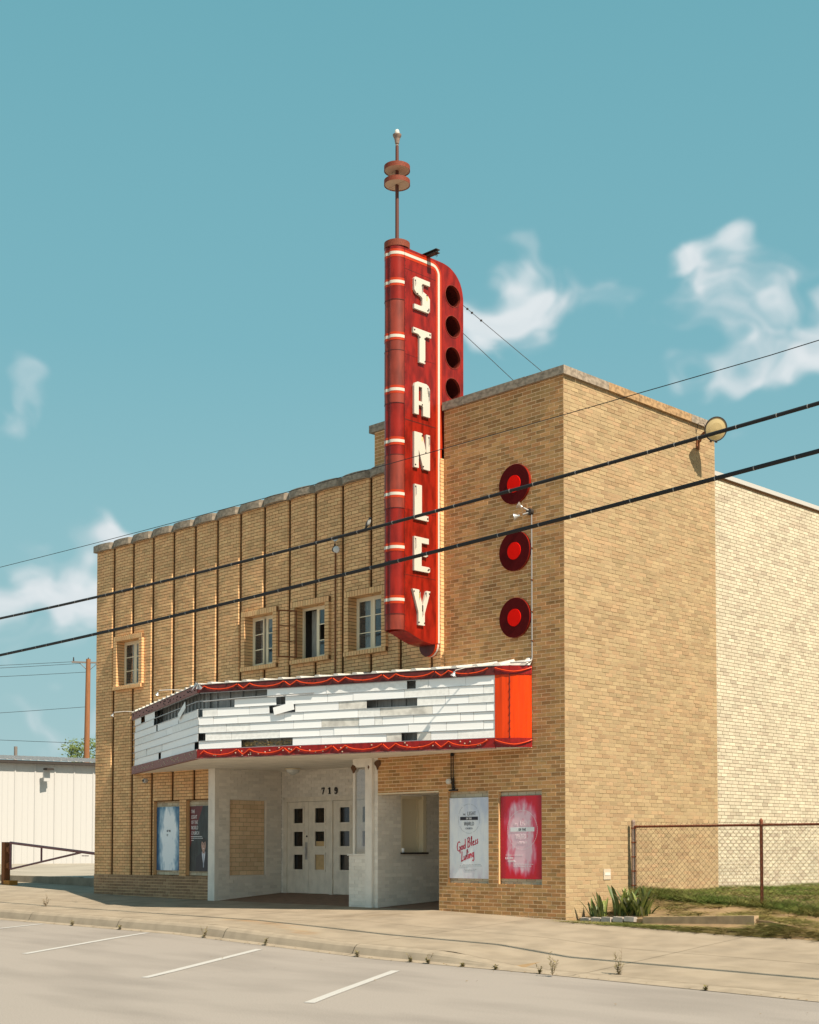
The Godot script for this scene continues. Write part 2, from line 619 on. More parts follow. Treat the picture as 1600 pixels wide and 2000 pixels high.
func make_materials() -> void:
	var patch := noise_tex("patch", 3, 0.012, 0.86, 1.06, 5)
	var grain := noise_tex("grain", 5, 0.09, 0.82, 1.1, 3)
	var streak := noise_tex("streak", 8, 0.02, 0.72, 1.08, 5)
	var speck := noise_tex("speck", 13, 0.2, 0.78, 1.12, 2)
	var mild := noise_tex("mild", 67, 0.01, 0.93, 1.03, 4)
	for k in ["cream", "brown", "buff", "pale", "dark"]:
		mat(k + "_brick", Color.WHITE, 0.9, {"vc": true, "tex": mild if k in ["buff", "pale"] else patch, "scale": Vector3(0.22, 0.16, 0.22), "det": grain, "dscale": Vector3(3, 3, 3), "spec": 0.25})
	mat("white_brick", Color.WHITE, 0.6, {"vc": true, "tex": noise_tex("mild", 67, 0.01, 0.93, 1.03, 4), "scale": Vector3(0.3, 0.3, 0.3), "det": grain, "dscale": Vector3(2, 2, 2)})
	mat("cream_mortar", Color(0.17, 0.085, 0.035), 0.95, {"tex": patch, "scale": Vector3(0.5, 0.4, 0.5)})
	mat("brown_mortar", Color(0.86, 0.6, 0.36), 0.95, {"tex": patch, "scale": Vector3(0.5, 0.4, 0.5)})
	mat("buff_mortar", Color(0.5, 0.385, 0.245), 0.95, {"tex": streak, "scale": Vector3(0.8, 0.7, 0.8)})
	mat("pale_mortar", Color(0.36, 0.285, 0.17), 0.95, {"tex": streak, "scale": Vector3(0.5, 0.4, 0.5)})
	mat("white_mortar", Color(0.76, 0.69, 0.6), 0.8)
	mat("coping", Color(0.36, 0.3, 0.235), 0.95, {"tex": noise_tex("weather", 17, 0.02, 0.55, 1.15, 5), "scale": Vector3(0.7, 0.9, 0.7), "det": grain, "dscale": Vector3(2.5, 2.5, 2.5)})
	mat("coping_lichen", Color(0.44, 0.285, 0.15), 0.95, {"tex": noise_tex("weather", 17, 0.02, 0.55, 1.15, 5), "scale": Vector3(0.8, 0.9, 0.8), "det": grain, "dscale": Vector3(2.5, 2.5, 2.5)})
	mat("flashing", Color(0.46, 0.45, 0.43), 0.5)
	mat("rust_line", Color(0.22, 0.11, 0.05), 0.9)
	mat("white_paint", Color(0.86, 0.8, 0.72), 0.55, {"tex": patch, "scale": Vector3(0.4, 0.3, 0.4), "det": grain, "dscale": Vector3(1.5, 1.5, 1.5)})
	mat("door_paint", Color(0.85, 0.77, 0.655), 0.5, {"tex": patch, "scale": Vector3(0.6, 0.4, 0.6), "det": grain, "dscale": Vector3(1.5, 1.5, 1.5)})
	mat("soffit_paint", Color(0.88, 0.82, 0.73), 0.7, {"tex": patch, "scale": Vector3(0.3, 0.3, 0.3), "det": grain, "dscale": Vector3(1.1, 1.1, 1.1)})
	mat("frame_paint", Color(0.76, 0.66, 0.48), 0.55)
	mat("rusty_steel", Color(0.20, 0.075, 0.03), 0.85, {"tex": speck, "scale": Vector3(2, 2, 2)})
	mat("glass", Color(0.2, 0.24, 0.26, 0.07), 0.03, {"spec": 0.6})
	mat("dark_glass", Color(0.012, 0.013, 0.014), 0.06, {"spec": 0.5})
	mat("board", Color(0.6, 0.42, 0.22), 0.8, {"tex": patch, "scale": Vector3(1, 1, 1)})
	mat("curtain", Color(0.40, 0.39, 0.36), 0.9, {"tex": streak, "scale": Vector3(3, 0.3, 3)})
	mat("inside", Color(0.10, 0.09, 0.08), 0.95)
	mat("black", Color(0.012, 0.012, 0.012), 0.5)
	mat("cable", Color(0.014, 0.014, 0.016), 0.6)
	mat("aluminium", Color(0.50, 0.51, 0.52), 0.4, {"metal": 0.7})
	mat("galvanised", Color(0.36, 0.37, 0.37), 0.55, {"metal": 0.4, "tex": streak, "scale": Vector3(1.5, 0.3, 1.5)})
	mat("roof_sheet", Color(0.62, 0.60, 0.56), 0.5, {"metal": 0.3, "tex": streak, "scale": Vector3(0.7, 0.7, 0.7)})
	mat("tar", Color(0.16, 0.15, 0.14), 0.95)
	# sign paints
	var fade := noise_tex("fade", 21, 0.011, 0.55, 1.2, 5)
	mat("sign_red", Color(0.27, 0.012, 0.005), 0.33, {"tex": fade, "scale": Vector3(0.9, 0.35, 0.9), "det": noise_tex("wash", 23, 0.02, 0.84, 1.1, 4), "dscale": Vector3(1.6, 0.18, 1.6)})
	mat("sign_dark", Color(0.1, 0.016, 0.012), 0.4, {"tex": fade, "scale": Vector3(0.9, 0.35, 0.9)})
	mat("sign_faded", Color(0.25, 0.036, 0.02), 0.45, {"tex": fade, "scale": Vector3(1.1, 0.3, 1.1)})
	mat("sign_orange", Color(0.43, 0.032, 0.003), 0.4)
	mat("sign_white", Color(0.58, 0.545, 0.475), 0.5, {"tex": grain, "scale": Vector3(1.2, 1.2, 1.2)})
	mat("sign_stain", Color(0.70, 0.47, 0.13), 0.6)
	mat("disc_outer", Color(0.085, 0.006, 0.007), 0.6, {"spec": 0.15, "tex": patch, "scale": Vector3(1, 1, 1)})
	mat("disc_inner", Color(0.78, 0.008, 0.004), 0.6, {"spec": 0.15})
	mat("mast", Color(0.115, 0.038, 0.026), 0.6, {"tex": speck, "scale": Vector3(1.5, 1.5, 1.5)})
	mat("chipped_red", Color(0.26, 0.055, 0.025), 0.7, {"tex": noise_tex("chips", 31, 0.05, 0.35, 1.3, 3), "scale": Vector3(2, 2, 2)})
	mat("disc_under", Color(0.62, 0.46, 0.34), 0.8, {"tex": speck, "scale": Vector3(1.5, 1.5, 1.5)})
	# marquee
	mat("plastic_a", Color(0.86, 0.875, 0.89), 0.4)
	mat("plastic_b", Color(0.8, 0.82, 0.84), 0.42)
	mat("plastic_c", Color(0.83, 0.84, 0.84), 0.45, {"tex": patch, "scale": Vector3(1.5, 1.5, 1.5)})
	mat("plastic_dirty", Color(0.7, 0.685, 0.645), 0.6, {"tex": noise_tex("dirt", 37, 0.008, 0.62, 1.15, 5), "scale": Vector3(0.9, 0.9, 0.9)})
	mat("trim_red", Color(0.27, 0.01, 0.008), 0.3, {"tex": fade, "scale": Vector3(1.2, 1.2, 1.2)})
	mat("trim_maroon", Color(0.12, 0.018, 0.016), 0.4, {"tex": fade, "scale": Vector3(1.2, 1.2, 1.2)})
	mat("trim_peeling", Color(0.33, 0.17, 0.16), 0.8, {"tex": noise_tex("peel", 41, 0.06, 0.35, 1.5, 3), "scale": Vector3(2.2, 2.2, 2.2)})
	mat("neon_tube", Color(0.66, 0.06, 0.012), 0.25)
	mat("end_orange", Color(0.68, 0.05, 0.002), 0.2, {"spec": 0.35, "tex": noise_tex("streaky", 43, 0.012, 0.72, 1.1, 3), "scale": Vector3(2.5, 0.12, 2.5)})
	mat("straw", Color(0.40, 0.27, 0.10), 0.95)
	# ground
	var stain := noise_tex("stain", 51, 0.008, 0.80, 1.08, 6, FastNoiseLite.TYPE_SIMPLEX_SMOOTH, 1024)
	var sand := noise_tex("sand", 53, 0.25, 0.80, 1.14, 2)
	mat("concrete", Color(0.325, 0.272, 0.207), 0.95, {"vc": true, "tex": stain, "scale": Vector3(0.13, 0.13, 0.13), "det": sand, "dscale": Vector3(1.3, 1.3, 1.3), "spec": 0.2})
	mat("kerb_concrete", Color(0.335, 0.28, 0.213), 0.95, {"tex": stain, "scale": Vector3(0.3, 0.3, 0.3), "det": sand, "dscale": Vector3(1.3, 1.3, 1.3), "spec": 0.2})
	mat("lot_concrete", Color(0.36, 0.325, 0.27), 0.95, {"tex": stain, "scale": Vector3(0.05, 0.05, 0.05), "det": sand, "dscale": Vector3(0.7, 0.7, 0.7), "spec": 0.2})
	mat("asphalt", Color(0.29, 0.262, 0.236), 0.95, {"tex": noise_tex("wear", 57, 0.008, 0.84, 1.09, 6, FastNoiseLite.TYPE_SIMPLEX_SMOOTH, 1024), "scale": Vector3(0.03, 0.09, 0.09), "det": noise_tex("chip", 59, 0.16, 0.80, 1.13, 4), "dscale": Vector3(0.55, 0.55, 0.55), "spec": 0.2})
	mat("road_paint", Color(0.44, 0.43, 0.41), 0.8, {"tex": noise_tex("worn", 61, 0.1, 0.82, 1.08, 3), "scale": Vector3(0.8, 0.8, 0.8)})
	mat("tile_floor", Color(0.21, 0.135, 0.095), 0.85, {"tex": stain, "scale": Vector3(0.5, 0.5, 0.5)})
	mat("soil", Color(0.28, 0.19, 0.1), 1.0, {"tex": stain, "scale": Vector3(0.4, 0.4, 0.4), "det": sand, "dscale": Vector3(1, 1, 1)})
	mat("far_ground", Color(0.36, 0.31, 0.22), 1.0, {"tex": stain, "scale": Vector3(0.02, 0.02, 0.02)})
	mat("grass", Color.WHITE, 0.85, {"vc": true, "back": Color(0.25, 0.25, 0.25)})
	mat("leaf", Color(0.075, 0.11, 0.024), 0.45, {"back": Color(0.3, 0.3, 0.3), "tex": grain, "scale": Vector3(2, 2, 2), "spec": 0.5})
	mat("leaf_light", Color(0.17, 0.2, 0.04), 0.5, {"back": Color(0.3, 0.3, 0.3), "spec": 0.5})
	mat("dry_stem", Color(0.19, 0.13, 0.06), 0.9)
	mat("dry_leaf", Color(0.20, 0.17, 0.06), 0.9)
	mat("tree_leaf", Color(0.10, 0.14, 0.03), 0.7, {"back": Color(0.4, 0.4, 0.4)})
	mat("bark", Color(0.17, 0.12, 0.08), 0.95)
	mat("pole_wood", Color(0.31, 0.135, 0.06), 0.9, {"tex": streak, "scale": Vector3(1.5, 0.12, 1.5)})
	mat("fence_rust", Color(0.21, 0.062, 0.03), 0.85, {"tex": speck, "scale": Vector3(1, 1, 1)})
	mat("fence_post_grey", Color(0.30, 0.22, 0.18), 0.7, {"tex": noise_tex("peel", 41, 0.06, 0.35, 1.5, 3), "scale": Vector3(1.5, 1.5, 1.5)})
	mat("wire", Color(0.1, 0.062, 0.04), 0.7, {"metal": 0.3})
	mat("shed_white", Color(0.46, 0.46, 0.455), 0.5)
	mat("shed_roof", Color(0.4, 0.39, 0.385), 0.5)
	mat("gate_paint", Color(0.22, 0.10, 0.11), 0.6, {"tex": speck, "scale": Vector3(1, 1, 1)})
	mat("gate_rust", Color(0.24, 0.085, 0.03), 0.85, {"tex": speck, "scale": Vector3(1, 1, 1)})
	mat("lamp_silver", Color(0.72, 0.73, 0.74), 0.25, {"metal": 0.8})
	mat("lamp_glass", Color(0.62, 0.63, 0.62), 0.15, {"spec": 0.6})
	mat("lamp_yellow", Color(0.55, 0.44, 0.23), 0.3, {"spec": 0.6})
	mat("dark_metal", Color(0.05, 0.042, 0.038), 0.6, {"metal": 0.3})
	mat("grey_pipe", Color(0.34, 0.33, 0.32), 0.5, {"metal": 0.4})
	mat("plate_white", Color(0.5, 0.43, 0.33), 0.7)
	mat("globe_white", Color(0.62, 0.6, 0.55), 0.3)
	mat("rust_scab", Color(0.13, 0.065, 0.035), 0.95, {"tex": speck, "scale": Vector3(3, 3, 3)})


# ---------------------------------------------------------------- setting
func ground() -> void:
	var g := MB.new()
	g.quad(Vector3(-600, -0.9, 600), Vector3(600, -0.9, 600), Vector3(600, -0.9, -600), Vector3(-600, -0.9, -600))
	struct("ground", g, mats.far_ground)
	# road, falling gently to the right
	var r := MB.new()
	var xs := [-200.0, -60.0, -40.0, -30.0, -20.0, -15.0, -11.0, -8.0, -5.0, -2.5, 0.0, 1.5, 3.0, 5.0, 7.0, 12.0, 20.0, 60.0]
	for i in xs.size() - 1:
		var a: float = xs[i]
		var b: float = xs[i + 1]
		r.quad(Vector3(a, interp(GUTTER, a), 60), Vector3(b, interp(GUTTER, b), 60), Vector3(b, interp(GUTTER, b), 4.26), Vector3(a, interp(GUTTER, a), 4.26))
	var road := struct("road", r, mats.asphalt)
	# parking lines: start at the kerb, end in the road
	for l in [[-9.1, 4.45, -7.0, 8.0, 0.10], [-5.55, 4.5, -3.3, 8.1, 0.10], [-2.05, 4.85, 0.15, 8.4, 0.11], [1.55, 5.45, 3.55, 8.65, 0.115]]:
		var p0 := Vector3(l[0], 0, l[1])
		var p1 := Vector3(l[2], 0, l[3])
		var side: Vector3 = (p1 - p0).cross(Vector3.UP).normalized() * l[4] / 2
		var st := MB.new()
		for k in 6:
			var q := []
			for f in [k / 6.0, (k + 1) / 6.0]:
				for s in [-1, 1]:
					var p: Vector3 = p0.lerp(p1, f) + side * s * (1.0 + rng.randf_range(-0.05, 0.05))
					p.y = interp(GUTTER, p.x) + 0.005
					q.append(p)
			st.quad(q[0], q[2], q[3], q[1])
		obj("parking_line", st, mats.road_paint, road)
	# sidewalk slabs with open joints, then the kerb
	var walk := Node3D.new()
	walk.name = "sidewalk"
	walk.set_meta("kind", "structure")
	add_child(walk)
	var edges := [-60.0, -44.0, -32.0, -26.0, -22.5, -19.4, -16.3, -13.2, -10.0, -6.9, -3.75, -0.6, 3.55, 7.4, 11.0, 16.0, 30.0]
	for i in edges.size() - 1:
		var sl := MB.new()
		var gap := 0.006
		var near: bool = edges[i] > -17 and edges[i] < 8
		var na := 34 if near else 6
		var nb := 22 if near else 5
		for part in [[0.0, 2.0], [2.0, 4.0]]:
			var tints := {}
			for a in na + 1:
				for b in nb + 1:
					var px := lerpf(edges[i], edges[i + 1], float(a) / na)
					tints[Vector2i(a, b)] = walk_tint(px, lerpf(part[0], part[1], float(b) / nb)) if near else Color.WHITE
			for a in na:
				for b in nb:
					var x0 := lerpf(edges[i] + gap, edges[i + 1] - gap, float(a) / na)
					var x1 := lerpf(edges[i] + gap, edges[i + 1] - gap, float(a + 1) / na)
					var z0: float = lerpf(part[0] + (gap if part[0] > 0 else 0.0), part[1] - gap, float(b) / nb)
					var z1: float = lerpf(part[0] + (gap if part[0] > 0 else 0.0), part[1] - gap, float(b + 1) / nb)
					var q := sl.c.size()
					sl.quad(Vector3(x0, walk_y(x0, z1), z1), Vector3(x1, walk_y(x1, z1), z1), Vector3(x1, walk_y(x1, z0), z0), Vector3(x0, walk_y(x0, z0), z0))
					var t00: Color = tints[Vector2i(a, b + 1)]
					var t10: Color = tints[Vector2i(a + 1, b + 1)]
					var t11: Color = tints[Vector2i(a + 1, b)]
					var t01: Color = tints[Vector2i(a, b)]
					for e in [[0, t00], [1, t11], [2, t10], [3, t00], [4, t01], [5, t11]]:
						sl.c[q + e[0]] = e[1]
		obj("slab", sl, mats.concrete, walk)
		var kb := MB.new()
		for a in 8:
			var x0 := lerpf(edges[i] + gap, edges[i + 1] - gap, a / 8.0)
			var x1 := lerpf(edges[i] + gap, edges[i + 1] - gap, (a + 1) / 8.0)
			var prof := [[4.002, 0.0], [4.10, 0.0], [4.16, 0.08], [4.205, 0.28], [4.235, 0.6], [4.26, 0.9], [4.40, 1.02]]
			for k in prof.size() - 1:
				var q := []
				for e in [[x0, prof[k]], [x1, prof[k]], [x1, prof[k + 1]], [x0, prof[k + 1]]]:
					q.append(Vector3(e[0], lerpf(interp(KERBTOP, e[0]), interp(GUTTER, e[0]) + 0.006, e[1][1]), e[1][0]))
				kb.quad(q[3], q[2], q[1], q[0])
		obj("kerb", kb, mats.kerb_concrete, walk)
	var bed := MB.new()
	for i in xs.size() - 1:
		var a: float = xs[i]
		var b: float = xs[i + 1]
		bed.quad(Vector3(a, walk_y(a, 4) - 0.03, 4.05), Vector3(b, walk_y(b, 4) - 0.03, 4.05), Vector3(b, walk_y(b, 0) - 0.03, -0.2), Vector3(a, walk_y(a, 0) - 0.03, -0.2))
	obj("joint_bed", bed, mats.soil, walk)
	# strip and lot left of the theatre
	var ap := MB.new()
	for i in 12:
		var a := lerpf(-60, -14.4, i / 12.0)
		var b := lerpf(-60, -14.4, (i + 1) / 12.0)
		ap.quad(Vector3(a, walk_y(a, 0) - 0.002, 0.0), Vector3(b, walk_y(b, 0) - 0.002, 0.0), Vector3(b, walk_y(b, 0) - 0.012, -2.1), Vector3(a, walk_y(a, 0) - 0.012, -2.1))
	struct("driveway", ap, mats.concrete)
	var lot := MB.new()
	lot.quad(Vector3(-45, 0.47, -2.1), Vector3(-14.4, 0.335, -2.1), Vector3(-14.4, 0.46, -60), Vector3(-45, 0.49, -60))
	struct("parking_lot", lot, mats.lot_concrete)
	# lawn right of the tower
	var lw := MB.new()
	var zs := [0.15, 0.0, -0.15, -0.299, -0.301, -0.5, -0.8, -1.1, -1.4, -1.76, -2.3, -3.2, -5.0, -9.0, -30.0, -120.0]
	var lx := [0.0, 0.4, 0.8, 1.3, 1.8, 2.4, 3.0, 3.6, 4.2, 5.0, 6.5, 9.0, 14.0, 30.0, 90.0]
	for i in lx.size() - 1:
		for j in zs.size() - 1:
			var q := []
			for e in [[lx[i], zs[j]], [lx[i + 1], zs[j]], [lx[i + 1], zs[j + 1]], [lx[i], zs[j + 1]]]:
				q.append(Vector3(e[0], lawn_y(e[0], e[1]), e[1]))
			lw.quad(q[0], q[1], q[2], q[3])
	struct("lawn", lw, mats.soil)
	# entrance ramps
	var fl := MB.new()
	fl.quad(Vector3(-9.6, 0.036, 0.0), Vector3(-4.84, 0.032, 0.0), Vector3(-4.84, 0.165, -1.76), Vector3(-9.6, 0.168, -1.76))
	fl.quad(Vector3(-4.6, 0.032, 0.0), Vector3(-2.9, 0.032, 0.0), Vector3(-2.9, 0.2, -3.2), Vector3(-4.6, 0.2, -3.2))
	struct("entrance_floor", fl, mats.tile_floor)


# ---------------------------------------------------------------- the theatre building
func theatre() -> void:
	var th := thing("theatre_building", "old cream and brown brick picture theatre with fluted front and square corner tower", "building")
	# core: roofs, hidden walls and floors that close the building
	var core := MB.new()
	core.span(-14.32, -14.2, 0, 8.25, -25, -0.1)
	core.span(-14.32, -4.62, 8.0, 8.12, -25, -0.1)
	core.span(-14.32, -0.14, 8.05, 8.2, -25, -4.7)
	core.span(-14.32, -0.14, 0, 8.2, -25.2, -25)
	core.span(-4.64, -0.02, 8.95, 9.08, -4.58, -0.03)
	core.span(-4.64, -4.5, 8.1, 9.16, -4.58, -0.03)
	core.span(-4.64, -0.02, 8.1, 9.16, -4.6, -4.48)
	core.span(-14.2, -2.9, 3.0, 3.1, -6, -0.1)
	core.span(-14.2, -0.2, 3.1, 8.0, -6.2, -6.0)
	obj("roof", core, mats.tar, th)
	# left front, fluted
	var fm := func(u: float, y: float, d: float) -> Vector3: return Vector3(u, y, flute(u) + d)
	var wins := []
	for k in [1, 7, 9, 11]:
		wins.append(GROOVE0 + k * FLUTE - 0.07)
	var holes := [Rect2(-9.785, -1, 12, 3.95), Rect2(-11.87, 0.56, 1.0, 1.65), Rect2(-10.61, 0.56, 0.83, 1.65)]
	for w in wins:
		holes.append(Rect2(w - 0.465, 4.96, 0.93, 1.06))
	brick_wall("front_wall", th, {"at": fm, "u0": -14.33, "u1": -2.80, "y0": 0.5416, "y1": 8.28, "holes": holes, "pal": CREAM, "fluted": true, "phase": GROOVE0, "gap": 0.0055, "mortar": mats.cream_mortar, "brick": mats.cream_brick})
	brick_wall("front_wall_end", th, {"at": plane_map(Vector3(-2.80, 0, 0.095), Vector3(0, 0, -1), Vector3(1, 0, 0)), "u0": 0.0, "u1": 0.095, "y0": 2.9, "y1": 8.28, "pal": CREAM, "mortar": mats.cream_mortar, "brick": mats.cream_brick})
	brick_wall("base_course", th, {"at": plane_map(Vector3(0, 0, 0.105), Vector3.RIGHT, Vector3(0, 0, 1)), "u0": -14.33, "u1": -9.785, "y0": 0.0, "y1": 0.5416, "pal": DARK, "mortar": mats.brown_mortar, "brick": mats.dark_brick})
	# poster recesses in the left front
	for q in [[-11.87, -10.87], [-10.61, -9.785]]:
		brick_wall("recess_infill", th, {"at": plane_map(Vector3(0, 0, 0.0), Vector3.RIGHT, Vector3(0, 0, 1)), "u0": q[0], "u1": q[1], "y0": 0.56, "y1": 2.21, "pal": PALE, "mortar": mats.buff_mortar, "brick": mats.pale_brick})
		var rv := MB.new()
		rv.quad(Vector3(q[0], 0.56, 0), Vector3(q[0], 0.56, 0.09), Vector3(q[0], 2.21, 0.09), Vector3(q[0], 2.21, 0))
		rv.quad(Vector3(q[1], 0.56, 0.09), Vector3(q[1], 0.56, 0), Vector3(q[1], 2.21, 0), Vector3(q[1], 2.21, 0.09))
		rv.quad(Vector3(q[0], 2.21, 0.0), Vector3(q[0], 2.21, 0.09), Vector3(q[1], 2.21, 0.09), Vector3(q[1], 2.21, 0.0))
		rv.quad(Vector3(q[0], 0.56, 0.1), Vector3(q[1], 0.56, 0.1), Vector3(q[1], 0.56, 0), Vector3(q[0], 0.56, 0))
		rv.col = CREAM[1]
		obj("recess_reveal", recolor(rv, CREAM[1]), mats.cream_brick, th)
	# tower
	var tf := plane_map(Vector3.ZERO, Vector3.RIGHT, Vector3(0, 0, 1))
	brick_wall("tower_front_wall", th, {"at": tf, "u0": -4.56, "u1": 0.0, "y0": -0.135, "y1": 9.165, "pal": BROWN, "gap": 0.0062, "recess": 0.003, "mortar": mats.brown_mortar, "brick": mats.brown_brick, "brick_key": "brown",
		"holes": [Rect2(-4.6, -1, 1.66, 3.2), Rect2(-4.6, 2.95, 1.8, 9), Rect2(-2.72, 0.51, 0.99, 1.68), Rect2(-1.49, 0.51, 0.975, 1.64)], "single": Rect2(-2.95, -0.2, 2.95, 0.72)})
	brick_wall("tower_front_wall", th, {"at": tf, "u0": -4.66, "u1": -3.35, "y0": 8.2, "y1": 9.165, "pal": BROWN, "gap": 0.0062, "recess": 0.003, "mortar": mats.brown_mortar, "brick": mats.brown_brick})
	brick_wall("tower_side_wall", th, {"at": plane_map(Vector3.ZERO, Vector3(0, 0, -1), Vector3(1, 0, 0)), "u0": 0.0, "u1": 4.59, "y0": -0.135, "y1": 9.165, "pal": BUFF, "recess": 0.004, "mortar": mats.buff_mortar, "brick": mats.buff_brick, "brick_key": "buff", "headers": 7,
		"single": Rect2(0.0, 0.0, 1.8, 1.06)})
	for q in [[-2.72, -1.73, 2.19], [-1.49, -0.515, 2.15]]:
		brick_wall("recess_infill", th, {"at": plane_map(Vector3(0, 0, -0.07), Vector3.RIGHT, Vector3(0, 0, 1)), "u0": q[0], "u1": q[1], "y0": 0.51, "y1": q[2], "pal": PALE, "mortar": mats.buff_mortar, "brick": mats.pale_brick})
		var rv := MB.new()
		rv.quad(Vector3(q[0], 0.51, -0.07), Vector3(q[0], 0.51, -0.008), Vector3(q[0], q[2], -0.008), Vector3(q[0], q[2], -0.07))
		rv.quad(Vector3(q[1], 0.51, -0.008), Vector3(q[1], 0.51, -0.07), Vector3(q[1], q[2], -0.07), Vector3(q[1], q[2], -0.008))
		rv.quad(Vector3(q[0], q[2], -0.07), Vector3(q[0], q[2], -0.008), Vector3(q[1], q[2], -0.008), Vector3(q[1], q[2], -0.07))
		rv.quad(Vector3(q[0], 0.51, -0.008), Vector3(q[1], 0.51, -0.008), Vector3(q[1], 0.51, -0.07), Vector3(q[0], 0.51, -0.07))
		obj("recess_reveal", recolor(rv, CREAM[0]), mats.cream_brick, th)
	# auditorium wing
	brick_wall("wing_wall", th, {"at": plane_map(Vector3(-0.1, 0, 0), Vector3(0, 0, -1), Vector3(1, 0, 0)), "u0": 4.6, "u1": 10.4, "y0": 0.1, "y1": 8.33, "pal": PALE, "mortar": mats.pale_mortar, "brick": mats.pale_brick, "headers": 5})
	var far := MB.new()
	far.quad(Vector3(-0.1, 0, -10.4), Vector3(-0.1, 0, -25.2), Vector3(-0.1, 8.33, -25.2), Vector3(-0.1, 8.33, -10.4))
	obj("wing_wall_rear", recolor(far, PALE[0]), mats.pale_brick, th)
	# copings
	var k := -2
	while GROOVE0 + (k + 1) * FLUTE < -2.7:
		var a := maxf(GROOVE0 + k * FLUTE, -14.40)
		var b := minf(GROOVE0 + (k + 1) * FLUTE, -2.74)
		k += 1
		if b - a < 0.1: continue
		var pts := PackedVector2Array()
		for i in 13:
			var u := lerpf(a + 0.001, b - 0.001, i / 12.0)
			var t := (u - (GROOVE0 + (k - 1) * FLUTE)) / FLUTE
			pts.append(Vector2(u, -(maxf(flute(u), 0.03) + 0.055 + 0.045 * sin(clampf(t, 0, 1) * PI))))
		pts.append(Vector2(b - 0.001, 0.3))
		pts.append(Vector2(a + 0.001, 0.3))
		var cp := MB.new()
		cp.prism(pts, 0.155 + rng.randf_range(-0.01, 0.012), Transform3D(Basis(Vector3(1, 0, 0), Vector3(0, 0, -1), Vector3(0, 1, 0)), Vector3(0, 8.437 + rng.randf_range(-0.004, 0.004), 0)))
		obj("coping_stone", cp, mats.coping, th)
	var cuts := [-2.80, -2.31, -1.55, -0.80, 0.055]
	for i in 4:
		var cp := MB.new()
		cp.span(cuts[i] + 0.003, cuts[i + 1] - 0.003, 9.165, 9.312 + rng.randf_range(-0.003, 0.003), -0.32, 0.055)
		obj("coping_stone", cp, mats.coping, th)
	var lc := MB.new()
	lc.span(-4.76, -3.36, 9.165, 9.312, -0.32, 0.055)
	obj("coping_stone", lc, mats.coping, th)
	var cz := [-0.326, -1.2, -2.1, -3.0, -3.75, -4.63]
	for i in 5:
		var cp := MB.new()
		cp.span(-0.3, 0.05, 9.165, 9.308 + rng.randf_range(-0.003, 0.003), cz[i] - 0.003, cz[i + 1] + 0.003)
		obj("coping_stone", cp, mats.coping if i in [0, 4] else mats.coping_lichen, th)
	var fl := MB.new()
	fl.span(-0.3, -0.045, 8.345, 8.43, -25.2, -4.62)
	obj("roof_flashing", fl, mats.flashing, th)
	var rl := MB.new()
	rl.span(-0.3, -0.075, 8.31, 8.344, -25.2, -4.62)
	obj("flashing_strip", rl, mats.rust_line, th)
	for i in 4:
		window(th, wins[i], i)
	entrance(th)


func recolor(mb: MB, c: Color) -> MB:
	for i in mb.c.size():
		mb.c[i] = c
	return mb


